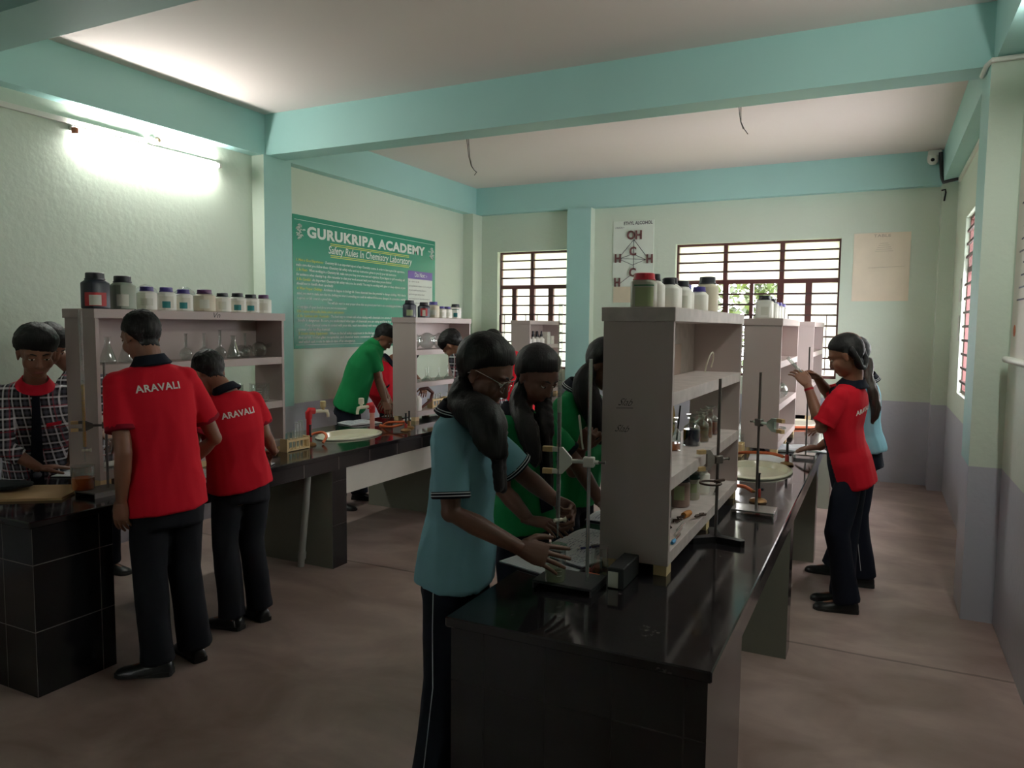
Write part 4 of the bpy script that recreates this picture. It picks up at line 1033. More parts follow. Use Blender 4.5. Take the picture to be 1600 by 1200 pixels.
# left burette
burette(-3.425, 2.285, .925, 1.655, 1.30, LQ['yellow'], 'burette filled with yellow liquid at the near end of the left bench', .0085)
ts = stand(-3.37, 2.36, .64, ('plate', -.075, .075, -.12, .06, M_steel), 'dark retort stand holding the yellow burette on the left bench', M_steel)
clamp(ts, (-3.37, 2.36, 1.10), V((-.055, -.075, 0)), M_steel, True, .05)
zb_ = HB + .0265
put('beaker', (-3.432, 2.275, zb_), [('beaker_body', beaker(.115, .05), G), ('liquid', MB().lathe([(0, .003), (.047, .003), (.0485, .012), (.0485, .058), (0, .058)], 24), liquid('orange_tea_solution', (214, 104, 44), .8))], 'glass beaker of orange liquid under the yellow burette', 'beaker')
# right stands
ts = stand(-.545, 2.93, .64, ('tripod', (PI * 1.25, PI * 1.92, PI * .6)), 'retort stand on a black tripod base in front of the near right shelf', M_steel)
clamp(ts, (-.545, 2.93, 1.09), V((-.66, -.75, 0)), mat('grey_cast_clamp', (150, 142, 136), .5), True, .08, .018, .78)
q = MB(); q.tube([(-.52, 2.935, 1.01), (-.548, 2.89, 1.01)], .006, 8); q.tube([V((-.555 + .040 * math.cos(a), 2.85 + .040 * math.sin(a), 1.01)) for a in [i * PI / 8 for i in range(16)]], .004, 7, closed=True)
q.build('ring_clamp', M_rust, ts)
ts = stand(-.468, 3.46, .64, ('plate', -.10, .085, -.07, .06, M_chrome), 'retort stand on a bright square plate in the middle of the right bench', M_steel)
clamp(ts, (-.468, 3.46, 1.18), V((.35, -.3, 0)), mat('mint_clamp', (190, 206, 196), .5), True, .06)
ts = stand(-.40, 5.15, .72, ('plate', -.07, .06, -.06, .06, M_chrome), 'thin retort stand rod behind the girl with the test tube', M_steel, .0055)
M_hose = mat('orange_rubber_hose', (196, 92, 46), .55); M_redb = mat('red_burner_collar', (164, 44, 36), .5)
def burner(x, y, hose, label, body=None):
    t = thing('bunsen_burner', (x, y, HB), label, 'bunsen burner')
    MB().lathe([(.040, 0), (.042, .006), (.036, .014), (.014, .02), (.013, .026), (0, .026)], 24, (x, y, HB)).build('burner_base', M_brass, t)
    MB().lathe([(.012, .024), (.012, .062), (.009, .066), (0, .066)], 16, (x, y, HB)).build('collar', body or M_redb, t)
    MB().lathe([(.0075, .064), (.0075, .135), (.0095, .136), (.0095, .142), (0, .142)], 14, (x, y, HB)).build('barrel', M_black, t)
    MB().tube([(x, y, HB + .05), V((x, y, HB + .05)) + (V(hose[0]) - V((x, y, HB + .05))).normalized() * .03], .006, 8).build('gas_inlet', M_brass, t)
    if len(hose) > 1: MB().tube(hose, .0095, 10).build('rubber_hose', M_hose, t)
    q = V((.015, -.012, .048)); MB().ell(V((x, y, HB)) + q * 1.4, .008).build('valve_knob', M_black, t)
    return t
def sm(pts, k=4):
    pts = [V(p) for p in pts]; out = []
    for i in range(len(pts) - 1):
        p0, p1, p2, p3 = pts[max(i - 1, 0)], pts[i], pts[i + 1], pts[min(i + 2, len(pts) - 1)]
        for j in range(k):
            t_ = j / k
            out.append(.5 * ((2 * p1) + (p2 - p0) * t_ + (2 * p0 - 5 * p1 + 4 * p2 - p3) * t_ ** 2 + (3 * p1 - p0 - 3 * p2 + p3) * t_ ** 3))
    return out + [pts[-1]]
burner(-3.50, 3.96, sm([(-3.52, 3.975, HB + .05), (-3.56, 4.01, HB + .045), (-3.57, 4.07, HB + .06), (-3.52, 4.11, HB + .07), (-3.46, 4.08, HB + .05), (-3.45, 4.03, HB + .011)]), 'bunsen burner with curled orange hose beside the left test tube rack')
burner(-3.33, 4.87, sm([(-3.36, 4.87, HB + .05), (-3.44, 4.83, HB + .03), (-3.52, 4.80, HB + .035), (-3.575, 4.87, HB + .03), (-3.60, 4.90, HB + .011)]), 'bunsen burner before the middle shelf unit, nearer the bench edge')
burner(-3.40, 5.02, sm([(-3.43, 5.01, HB + .05), (-3.50, 4.95, HB + .05), (-3.57, 4.96, HB + .04), (-3.62, 4.96, HB + .0105)]), 'bunsen burner directly before the middle shelf unit', M_brass)
burner(-.493, 3.70, sm([(-.52, 3.70, HB + .05), (-.565, 3.76, HB + .055), (-.62, 3.835, HB + .04), (-.70, 3.88, HB + .0105)]), 'bunsen burner with red collar just behind the square plated stand')
burner(-.478, 4.80, sm([(-.50, 4.80, HB + .05), (-.58, 4.83, HB + .06), (-.72, 4.86, HB + .05), (-.80, 4.90, HB + .03), (-.83, 4.95, HB + .011)]), 'bunsen burner with red collar behind the right sink by the open notebook')
rack((-.80, 4.95, HB), .10, 2, 'small wooden test tube rack before the second right shelf')
put('conical_flask', (-.80, 5.115, HB), [('flask_body', conical(.13, .036), G)], 'small conical flask beside the wooden rack on the right bench', 'flask')
o = MB().tube(sm([(-.68, 6.55, HB + .012), (-.55, 6.62, HB + .012), (-.45, 6.7, HB + .012), (-.40, 6.85, HB + .012)]), .012, 8).build('rubber_hose', M_hose, org=(-.5, 6.6, HB)); tag(o, 'loose orange rubber hose on the right bench behind the second shelf', 'hose')
t = thing('sink', (-.58, 6.85, HB), 'white sink rim far along the right bench', 'sink')
MB().lathe([(.86, .0008), (1.0, .0008), (1.0, .010), (.9, .014), (.84, .004), (.5, .003), (0, .003)], n=40, loc=(-.62, 7.0, HB), sx=.19, sy=.27).build('basin', M_cream, t)

# ================================================================== PAPERS AND BOOKS
M_paper = mat('ruled_white_paper', (226, 228, 230), .7, var=.03); M_rule = mat('pale_blue_ruling', (170, 184, 206), .8); M_pencil = mat('handwriting_ink', (80, 84, 116), .8)
M_card = mat('brown_cardboard', (186, 150, 108), .8, var=.12)
def notebook(x, y, z, w, l, rz, label, open_=True, lines=16, hand=True, cover=None, name='notebook'):
    t = thing(name, (x, y, z), label, 'notebook', rz=rz)
    MB().box(-w / 2 - .004, w / 2 + .004, -l / 2 - .004, l / 2 + .004, 0, .004).build('cover', cover or mat('dark_cover', (52, 46, 50), .6), t, local=True, smooth=False)
    for s in ((-1, 1) if open_ else (0,)):
        g = MB(); nx = 8
        x0, x1 = ((-w / 2, 0) if s < 0 else (0, w / 2)) if open_ else (-w / 2, w / 2)
        prof = []
        for i in range(nx + 1):
            f = i / nx; xx = x0 + (x1 - x0) * f
            zz = .008 + (.010 * math.sin(PI * (1 - abs(xx) / (w / 2)) * .8) if open_ else 0)
            prof.append((xx, zz))
        g.rings([[V((xx, -l / 2, .004)), V((xx, l / 2, .004)), V((xx, l / 2, zz)), V((xx, -l / 2, zz))] for xx, zz in prof])
        pg = g.build('page_block', M_paper, t, local=True, smooth=False)
        q = MB(); rnd = random.Random(int(abs(x * 100)) + s)
        for k in range(lines):
            yy = -l / 2 + l * (k + 1.2) / (lines + 1.5)
            for i in range(nx):
                (xa_, za), (xb, zb) = prof[i], prof[i + 1]
                q.add([V((xa_, yy, za + .0006)), V((xb, yy, zb + .0006)), V((xb, yy + .0012, zb + .0006)), V((xa_, yy + .0012, za + .0006))], [(0, 1, 2, 3)])
        q.build('ruled_lines', M_rule, pg, local=True, smooth=False)
        if hand:
            q = MB()
            for k in range(lines - 3):
                yy = -l / 2 + l * (k + 2.45) / (lines + 1.5)
                for i in range(1, nx - 1):
                    if rnd.random() < .7:
                        (xa_, za), (xb, zb) = prof[i], prof[i + 1]
                        q.add([V((xa_, yy, za + .0009)), V((xa_ + (xb - xa_) * .8, yy, zb + .0009)), V((xa_ + (xb - xa_) * .8, yy + .003, zb + .0009)), V((xa_, yy + .003, za + .0009))], [(0, 1, 2, 3)])
            q.build('handwriting', M_pencil, pg, local=True, smooth=False)
    return t
notebook(-1.015, 2.345, HB, .19, .27, 1.30, 'ruled notebook lying under the blue shirted girl’s forearms', open_=False, lines=22, hand=False)
notebook(-.95, 2.66, HB, .34, .24, 1.45, 'open handwritten notebook on the right bench beside the girl in green')
notebook(-.985, 3.12, HB, .30, .22, 1.5, 'open notebook farther along behind the near shelf unit')
notebook(-.925, 2.405, HB + .0138, .10, .15, 1.2, 'small notepad with writing just behind the foreground retort stand', open_=False, lines=9)
t = thing('pen', (-.915, 2.535, HB + .02), 'blue ballpoint pen lying on the open notebook', 'pen')
MB().cyl((-.948, 2.50, HB + .0275), (-.885, 2.57, HB + .029), .0045, n=10).build('pen_barrel', mat('blue_pen', (40, 46, 130), .4), t); MB().cyl((-.957, 2.49, HB + .0272), (-.948, 2.50, HB + .0275), .001, .0045, n=8).build('pen_tip', M_chrome, t)
o = MB().cyl((-.852, 2.29, HB + .0055), (-.862, 2.41, HB + .0055), .0055, n=10).build('pen', mat('red_pen', (190, 40, 40), .4), org=(-.856, 2.35, HB)); tag(o, 'red pen lying behind the foreground retort stand', 'pen')
o = MB().prism([(-.84, 2.302, HB), (-.80, 2.298, HB), (-.79, 2.275, HB), (-.83, 2.272, HB)], (0, 0, .016)).build('eraser', mat('orange_eraser', (226, 110, 70), .6), org=(-.815, 2.285, HB), smooth=False); tag(o, 'small orange eraser beside the foreground retort stand base', 'eraser')
notebook(-.50, 5.45, HB, .40, .28, .25, 'open printed notebook on the right bench under the far hand')
o = MB().box(-.13, .13, -.17, .17, 0, .003, R=Matrix.Rotation(.1, 3, 'Z'), c=(-.60, 5.0, HB)).build('paper_sheet', M_paper, org=(-.60, 5.0, HB), smooth=False); tag(o, 'loose white paper sheet behind the right sink', 'paper')
o = MB().box(-.33, .02, -.15, .15, .0, .006, c=(-.38, 5.10, HB)).build('clipboard', mat('grey_clipboard', (150, 146, 142), .5), org=(-.45, 5.1, HB), smooth=False)
bpy.data.objects.remove(o)
notebook(-3.33, 2.86, HB, .20, .28, .2, 'white ruled notebook in front of the two boys in red', open_=False, lines=18)
notebook(-3.235, 3.20, HB, .14, .20, .4, 'small white notebook at the bench edge by the shorter boy', open_=False, lines=12)
notebook(-3.95, 2.56, HB, .13, .18, .5, 'small white notebook under the plaid shirted boy’s hand', open_=False, lines=10)
notebook(-3.92, 5.05, HB, .30, .22, 1.2, 'open white notebook behind the left sink, in front of the boy in green')
notebook(-3.93, 5.66, HB, .22, .30, .1, 'white notebook farther back, before the stooping person in red', open_=False)
o = MB().box(-.34, .28, -.16, .15, 0, .012, R=Matrix.Rotation(.62, 3, 'Z'), c=(-3.73, 2.12, HB)).build('cardboard_sheet', M_card, org=(-3.73, 2.12, HB), smooth=False); tag(o, 'brown cardboard sheet on the near end of the left bench', 'cardboard')
o = MB().ell((-3.83, 2.10, HB + .036), (.155, .075, .024), R=Matrix.Rotation(.75, 3, 'Z'), fn=lambda d: 1 + .14 * noise.noise(d * 2.5), nu=26, nv=14).build('pencil_pouch', mat('dark_teal_cloth', (34, 44, 50), .9, bump=.2), org=(-3.83, 2.10, HB + .012)); tag(o, 'dark cloth pencil pouch on the brown cardboard sheet', 'pouch')
# ================================================================== PEOPLE
def skin_mat(name, col):
    m = mat(name, col, .5, var=.1, scale=14, bump=.04, bscale=220)
    return m
SK1 = skin_mat('brown_skin', (130, 86, 65)); SK2 = skin_mat('deep_brown_skin', (98, 63, 48))
def hair_mat():
    m, nt, b = new_mat('black_hair')
    tc = N(nt, 'ShaderNodeTexCoord'); mp = N(nt, 'ShaderNodeMapping'); mp.inputs['Scale'].default_value = (160, 160, 14)
    nt.links.new(tc.outputs['Object'], mp.inputs[0])
    nz = N(nt, 'ShaderNodeTexNoise'); nz.inputs['Scale'].default_value = 1; nz.inputs['Detail'].default_value = 3
    nt.links.new(mp.outputs[0], nz.inputs['Vector'])
    cr = N(nt, 'ShaderNodeValToRGB'); cr.color_ramp.elements[0].color = srgb(12, 11, 13); cr.color_ramp.elements[1].color = srgb(30, 27, 28)
    nt.links.new(nz.outputs['Fac'], cr.inputs[0]); nt.links.new(cr.outputs[0], b.inputs['Base Color'])
    b.inputs['Roughness'].default_value = .55; b.inputs['Specular IOR Level'].default_value = .3
    bp = N(nt, 'ShaderNodeBump'); bp.inputs['Strength'].default_value = .5; bp.inputs['Distance'].default_value = .004
    nt.links.new(nz.outputs['Fac'], bp.inputs['Height']); nt.links.new(bp.outputs['Normal'], b.inputs['Normal'])
    return m
M_hair = hair_mat()
M_hairb = mat('brown_hair', (52, 38, 31), .5, var=.3, scale=60)
def fabric(name, col, var=.1): return mat(name, col, .88, var=var, scale=7, bump=.12, bscale=420, spec=.2)
F_red = fabric('red_polo_knit', (196, 22, 40)); F_green = fabric('green_polo_knit', (28, 128, 74)); F_blue = fabric('light_blue_polo_knit', (138, 190, 206))
F_navy = fabric('navy_cloth', (22, 26, 38)); F_blackt = fabric('black_trouser_cloth', (24, 25, 31)); F_pipe = fabric('white_piping', (214, 218, 222))
F_dred = fabric('dark_red_collar_cloth', (186, 26, 44)); F_let = mat('white_print_on_shirt', (236, 232, 226), .7, var=.03)
M_shoe = mat('black_shoe_leather', (22, 22, 24), .32, var=.1); M_sole = mat('shoe_sole', (30, 29, 28), .7); M_eye = mat('eye_white', (214, 208, 200), .25, var=.02); M_iris = mat('dark_iris', (28, 18, 14), .15); M_brow = mat('dark_eyebrow', (22, 18, 16), .7); M_lip = mat('lip_skin', (128, 72, 66), .5)
def plaid(name, red=.0):
    m, nt, b = new_mat(name)
    tc = N(nt, 'ShaderNodeTexCoord'); sp = N(nt, 'ShaderNodeSeparateXYZ'); nt.links.new(tc.outputs['Object'], sp.inputs[0])
    ad = N(nt, 'ShaderNodeMath', operation='ADD'); my = N(nt, 'ShaderNodeMath', operation='MULTIPLY'); my.inputs[1].default_value = .9
    nt.links.new(sp.outputs['Y'], my.inputs[0]); nt.links.new(sp.outputs['X'], ad.inputs[0]); nt.links.new(my.outputs[0], ad.inputs[1])
    def band(src, period, lo, hi):
        d = N(nt, 'ShaderNodeMath', operation='DIVIDE'); d.inputs[1].default_value = period; nt.links.new(src, d.inputs[0])
        f = N(nt, 'ShaderNodeMath', operation='FRACT'); nt.links.new(d.outputs[0], f.inputs[0])
        a = N(nt, 'ShaderNodeMath', operation='GREATER_THAN'); a.inputs[1].default_value = lo; nt.links.new(f.outputs[0], a.inputs[0])
        c = N(nt, 'ShaderNodeMath', operation='LESS_THAN'); c.inputs[1].default_value = hi; nt.links.new(f.outputs[0], c.inputs[0])
        g = N(nt, 'ShaderNodeMath', operation='MULTIPLY'); nt.links.new(a.outputs[0], g.inputs[0]); nt.links.new(c.outputs[0], g.inputs[1]); return g.outputs[0]
    def mx(fac, A, B):
        x = N(nt, 'ShaderNodeMix', data_type='RGBA'); nt.links.new(fac, x.inputs[0])
        for i, q in ((6, A), (7, B)):
            if isinstance(q, tuple): x.inputs[i].default_value = q
            else: nt.links.new(q, x.inputs[i])
        return x.outputs[2]
    h, v = ad.outputs[0], sp.outputs['Z']
    def sm_(a, b_, k_=.5):
        s = N(nt, 'ShaderNodeMath', operation='ADD'); nt.links.new(a, s.inputs[0]); nt.links.new(b_, s.inputs[1]); m2 = N(nt, 'ShaderNodeMath', operation='MULTIPLY'); m2.inputs[1].default_value = k_; nt.links.new(s.outputs[0], m2.inputs[0]); return m2.outputs[0]
    wide = sm_(band(h, .052, .52, .84), band(v, .052, .52, .84))
    thin = sm_(band(h, .052, .10, .28), band(v, .052, .10, .28), .72)
    col = mx(wide, srgb(16, 17, 24), srgb(90, 90, 102)); col = mx(thin, col, srgb(232, 232, 236))
    if red: col = mx(sm_(band(h, .124, .32, .38), band(v, .124, .32, .38)), col, srgb(170, 40, 60))
    nt.links.new(col, b.inputs['Base Color']); b.inputs['Roughness'].default_value = .85
    return m
F_plaid = plaid('black_white_plaid', 1)

def lerp(a, b, t): return a + (b - a) * t
def sring(c, s, f, a, b, n=22, ex=2.3):
    out = []
    for j in range(n):
        t = 2 * PI * j / n; x, y = math.cos(t), math.sin(t); q = (abs(x) ** ex + abs(y) ** ex) ** (-1 / ex)
        out.append(c + s * (x * q * a) + f * (y * q * b))
    return out
def perp(v, ax): return (v - ax * v.dot(ax)).normalized()

def hand_mb(w, fwd, nrm, side, curl=.35, spread=.06, k=.95, thumb=.7, curls=None):
    """w wrist; fwd finger direction; nrm out of the back of the hand; side: unit towards the thumb"""
    fwd = fwd.normalized(); nrm = perp(nrm, fwd); tb = perp(side, fwd); tb = perp(tb, nrm)
    P = lambda x, y, z=0.0: w + (fwd * x + tb * y + nrm * z) * k
    mb = MB()
    R = Matrix((fwd, tb, nrm)).transposed()
    rs = []
    for x, hw, ht, zc in ((-.03, .022, .019, 0), (0, .026, .018, 0), (.025, .034, .017, 0), (.055, .041, .0155, 0), (.082, .041, .0125, .001), (.094, .036, .009, .001)):
        rs.append([P(x, math.cos(a) * hw, zc + math.sin(a) * ht) for a in [2 * PI * j / 16 for j in range(16)]])
    mb.rings(rs)
    mb.ell(P(.03, .024, -.006), (.03 * k, .017 * k, .014 * k), R)
    fl = ((.030, .90, (.040, .026, .022)), (.010, 1.0, (.044, .029, .023)), (-.010, .95, (.041, .027, .022)), (-.029, .78, (.032, .021, .019)))
    for i, (y, q, segs) in enumerate(fl):
        c = curls[i] if curls else curl * (1 + .12 * i)
        ang = .12; p = V((.086 - .004 * abs(i - 1), y, 0)); d2 = math.sin((1.5 - i) * spread)
        pts = [P(p.x - .012, p.y)]; pts.append(P(p.x, p.y, .001)); x, z, yy = p.x, 0.0, p.y
        for j, s in enumerate(segs):
            ang += c * (1.0, 1.15, .8)[j]
            x += s * math.cos(ang); z -= s * math.sin(ang); yy += s * d2
            pts.append(P(x, yy, z))
        r = [.0088, .0092, .0086, .0078, .0062]
        if i == 3: r = [q_ * .88 for q_ in r]
        mb.tube(pts, [q_ * k for q_ in r], 10)
        mb.ell(pts[-1], .0066 * k * (.88 if i == 3 else 1), nu=10, nv=7)
        for j in (1, 2, 3): mb.ell(pts[j], r[j] * 1.03 * k, nu=10, nv=7)
    t0 = P(.020, .026, -.004); a = thumb
    t1 = P(.020 + .036 * math.cos(a), .028 + .036 * math.sin(a), -.012); t2 = P(.020 + .066 * math.cos(a * .75), .030 + .058 * math.sin(a * .8), -.022); t3 = P(.020 + .090 * math.cos(a * .6), .032 + .066 * math.sin(a * .75), -.030)
    mb.tube([t0, t1, t2, t3], [.014 * k, .0115 * k, .0098 * k, .0072 * k], 10); mb.ell(t3, .0075 * k, nu=10, nv=7); mb.ell(t1, .0117 * k, nu=10, nv=7); mb.ell(t2, .0099 * k, nu=10, nv=7)
    return mb

def wrinkle(mb, amp, sc, seed, axis=V((0, 0, 1))):
    """gentle cloth folds along the vertex normals"""
    me = mb.mesh('w'); ns = [v.normal.copy() for v in me.vertices]; bpy.data.meshes.remove(me)
    for i, p in enumerate(mb.v):
        q = p - axis * (p.dot(axis) * .55)
        n1 = noise.noise(q * sc + V((seed, 0, 0))); n2 = noise.noise(p * sc * .45 + V((0, seed, 3)))
        mb.v[i] = p + ns[i] * amp * ((.35 - abs(n1)) * 1.3 + n2 * .8)
    return mb

def shoe_mb(ankle, heel_dir, L_=.25, w=.043, strap=False):
    """foot on the floor under ankle; heel_dir: unit vector heel to toe (horizontal)"""
    d = V((heel_dir.x, heel_dir.y, 0)).normalized(); s = V((-d.y, d.x, 0)); base = V((ankle.x, ankle.y, 0))
    up, so = [], []
    for x, hw, h in ((-.068, .018, .045), (-.062, .030, .066), (-.03, .034, .080), (.02, .036, .074), (.07, .040, .058), (.11, .045, .046), (.15, .042, .038), (.172, .028, .030), (.180, .010, .022)):
        x *= L_ / .25
        up.append([base + d * x + s * (math.cos(a) * hw) + V((0, 0, max(.012, .012 + (h - .012) * max(0, math.sin(a)) ** .8))) for a in [2 * PI * j / 16 for j in range(16)]])
        so.append([base + d * x * 1.02 + s * (math.cos(a) * (hw + .003)) + V((0, 0, .001 if math.sin(a) < 0 else (.016 if x > -.02 else .022))) for a in [2 * PI * (j + .5) / 16 for j in range(16)]])
    return MB().rings(up), MB().rings(so)

def person(sp):
    """sp: joints in world coordinates and dress. Right/left are the person's own."""
    nm = sp.get('name', 'person')
    P, Cc, Nk, H = V(sp['pelvis']), V(sp['chest']), V(sp['neck']), V(sp['head'])
    k = sp.get('k', 1.0); vox = sp.get('vox', .006); seed = sp.get('seed', 1)
    hf = V(sp['face']).normalized(); cf = V(sp.get('cface', sp['face'])).normalized()
    look = V(sp['look']).normalized()
    ux = (Cc - P).normalized(); un = (Nk - Cc).normalized()
    hs = hf.cross(V((0, 0, 1))).normalized()          # the person's right
    cs = perp(cf.cross(V((0, 0, 1))), un)
    root = thing(nm, (P.x, P.y, 0), sp['label'], 'person')
    O = wl(root)
    skm = sp.get('skin', SK1)
    wd = sp.get('width', 1.0) * k
    S0 = Nk - un * .084 * k
    sh = {'R': V(sp['shR']) if 'shR' in sp else S0 + cs * .145 * wd, 'L': V(sp['shL']) if 'shL' in sp else S0 - cs * .145 * wd}
    Wst = lerp(P, Cc, .48) + V(sp.get('waist_off', (0, 0, 0)))
    # ---- body: one continuous surface
    bd = MB()
    sp_ = [(P - ux * .12 * k, hs, .125, .088), (P, hs, .150, .098), (Wst, lerp(hs, cs, .5), .122, .084), (Cc, cs, .142, .098), (lerp(Cc, Nk, .55), cs, .140, .080), (lerp(Cc, Nk, .85), cs, .078, .055), (Nk + un * .01, cs, .056, .056)]
    rs = []
    for i, (c, s, a, b_) in enumerate(sp_):
        t = (sp_[min(i + 1, len(sp_) - 1)][0] - sp_[max(i - 1, 0)][0]).normalized(); s = perp(s, t); f = t.cross(s)
        rs.append(sring(c, s, f, a * wd, b_ * wd))
    bd.rings(rs)
    # head frame
    hup = perp(V(sp.get('hup', (0, 0, 1))), look) if abs(look.z) < .95 else perp(cf, look)
    hr = look.cross(hup).normalized()
    HR = Matrix((hr, look, hup)).transposed()
    hk = sp.get('hk', 1.0)
    h = lambda x, y, z: H + HR @ (V((x, y, z)) * hk)
    bd.tube([Nk - un * .05 * k, lerp(Nk, h(0, -.03, -.05), .5), h(0, -.022, -.05), h(0, -.01, -.01)], [.060 * k, .049 * k, .050 * k, .045 * k], 16)
    E_ = lambda c, r, **kw: bd.ell(h(*c), [q * hk for q in r], HR, **kw)
    E_((0, -.012, .030), (.073, .092, .083), nu=26, nv=16); E_((0, .022, -.030), (.061, .064, .074), nu=24, nv=14); E_((0, .046, -.082), (.032, .034, .022)); E_((0, .048, .024), (.058, .036, .046))
    bd.tube([h(0, .078, .016), h(0, .087, -.008), h(0, .096, -.027)], [.008 * hk, .0085 * hk, .010 * hk], 12); E_((0, .094, -.031), (.0125, .011, .0085)); E_((.0105, .086, -.033), (.007, .009, .0065)); E_((-.0105, .086, -.033), (.007, .009, .0065))
    E_((0, .073, -.058), (.026, .013, .014)); E_((0, .072, -.068), (.022, .012, .010))
    for s in (1, -1):
        E_((s * .036, .050, -.028), (.028, .026, .030)); E_((s * .027, .069, .027), (.026, .014, .008))
        E_((s * .074, -.008, -.006), (.008, .015, .026), ); E_((s * .078, -.012, .004), (.0065, .014, .015)); E_((s * .074, -.002, -.026), (.006, .008, .009))
    # arms
    hands = MB(); arms = {}
    for sd in 'RL':
        A = sp[sd]; el, wr = V(A['el']), V(A['wr']); s0 = sh[sd]; arms[sd] = (s0, el, wr)
        bd.tube([lerp(Nk, s0, .45) - un * .03, s0, lerp(s0, el, .5), el, lerp(el, wr, .35), wr, wr + (wr - el).normalized() * .012], [.044 * k, .043 * k, .040 * k, .034 * k, .035 * k, .0235 * k, .021 * k], 14)
        bd.ell(s0, .044 * k); bd.ell(el, .0345 * k)
        fw = V(A.get('fwd', wr - el)); nr = V(A.get('nrm', (0, 0, 1))); tb = V(A.get('thumb', (0, 0, 1)))
        hm = hand_mb(wr, fw, nr, tb, A.get('curl', .3), A.get('spread', .06), A.get('hk', .92) * k, A.get('ta', .7), A.get('curls'))
        hm = remesh(hm, min(.0036, vox * .6), 1)
        hands.add(hm.v, hm.f)
    # legs
    legs = {}
    for sd, sg in (('R', 1), ('L', -1)):
        kn, an = V(sp['kn' + sd]), V(sp['an' + sd]); hp = P - ux * .04 * k + hs * sg * .082 * wd; legs[sd] = (hp, kn, an)
        bd.tube([hp, lerp(hp, kn, .5), kn, lerp(kn, an, .35), an], [.070 * wd, .066 * k, .050 * k, .048 * k, .036 * k], 14); bd.ell(kn, .051 * k)
        d = V(sp['toe' + sd]).normalized()
        bd.tube([an, V((an.x, an.y, .045)) - d * .02, V((an.x, an.y, .035)) + d * .08, V((an.x, an.y, .028)) + d * .13], [.036 * k, .030, .022, .012], 12)
    bdm = remesh(bd, vox, 2); bdm.add(hands.v, hands.f)
    bdm.build('body', skm, root, ang=180)
    # face details
    for s in (1, -1):
        MB().ell(h(s * .0305, .0745, .005), (.0135 * hk, .0090 * hk, .0072 * hk), HR, nu=14, nv=9).build('eye', M_eye, root)
        MB().ell(h(s * .0305, .0818, .004), (.0055 * hk, .0024 * hk, .0056 * hk), HR, nu=12, nv=8).build('iris', M_iris, root)
        MB().tube([h(s * .012, .0835, .024), h(s * .029, .0825, .031), h(s * .048, .0710, .027)], [.0025 * hk, .0036 * hk, .0015 * hk], 8).build('eyebrow', M_brow, root)
        if sp.get('lids', True): MB().ell(h(s * .0305, .0745, .0100), (.0146 * hk, .0100 * hk, .0080 * hk), HR, nu=14, nv=9).build('eyelid', skm, root)
    MB().ell(h(0, .0835, -.063), (.021 * hk, .0048 * hk, .0068 * hk), HR, nu=14, nv=9).build('lips', M_lip, root)
    # ---- hair
    hs_ = sp.get('hair', 'short'); vol = sp.get('hvol', 1.06)
    def hfn(d):
        # d: unit direction in the head frame (x right, y forward, z up)
        back = max(0.0, -d.y); fwd_ = max(0.0, d.y); sx = abs(d.x)
        bk = min(1.0, back / .45); bk = bk * bk * (3 - 2 * bk)
        if hs_ == 'long': lim = lerp(-.30, -.95, bk) if d.y < 0 else -.30 + .92 * fwd_ ** .5
        elif hs_ == 'floppy': lim = lerp(-.20, -.84, bk) if d.y < 0 else -.20 + (.54 + .16 * d.x) * fwd_ ** .5
        else: lim = lerp(-.20, -.84, bk) if d.y < 0 else -.20 + .74 * fwd_ ** .5
        # clear the ear, with a sideburn before it
        ear = math.exp(-((d.y + .12) / .16) ** 2) * (sx > .6)
        lim += ear * .16
        e = d.z - lim
        big = noise.noise(d * 3.5 + V((seed, 0, 0)))
        fine = noise.noise(V((d.x * 16, d.y * 16, d.z * 4)) + V((0, seed, 0)))
        th_ = {'short': .013, 'floppy': .024, 'long': .012}[hs_] * (vol - 1) / .05
        t0 = max(0.0, min(1.0, (e + .03 + .06 * fine) / .09)); t0 = t0 * t0 * (3 - 2 * t0)
        t1 = max(0.0, min(1.0, e / (.9 if hs_ == 'short' else .5)))
        top = (.22 + .78 * max(0, d.z) ** .7 + .5 * max(0, d.y) * max(0, d.z)) if hs_ == 'floppy' else .5 + .5 * max(0, d.z)
        return lerp(-.012, .0025 + th_ * (t1 ** .7) * top + .003 * big * t1 + (.005 if hs_ != 'long' else .0015) * fine * t1, t0)
    c0 = h(0, -.012, .012)
    bvb = BVHTree.FromPolygons([tuple(p) for p in bdm.v], bdm.f)
    hb = MB(); hb.ell(c0, 1.0, nu=80, nv=56)
    for i, p in enumerate(hb.v):
        d = (HR.transposed() @ (p - c0)).normalized(); wdr = HR @ d
        r0 = 1 / math.sqrt((d.x / .0765) ** 2 + (d.y / .0955) ** 2 + (d.z / (.106 if d.z > 0 else .118)) ** 2) * hk
        hit = bvb.ray_cast(c0 + wdr * .20, -wdr)[0]
        if hit is not None: r0 = min(r0, (hit - c0).length)
        hb.v[i] = c0 + wdr * (r0 + hfn(d) * hk)
    ho = hb.build('hair', sp.get('hairm', M_hair), root, ang=80)
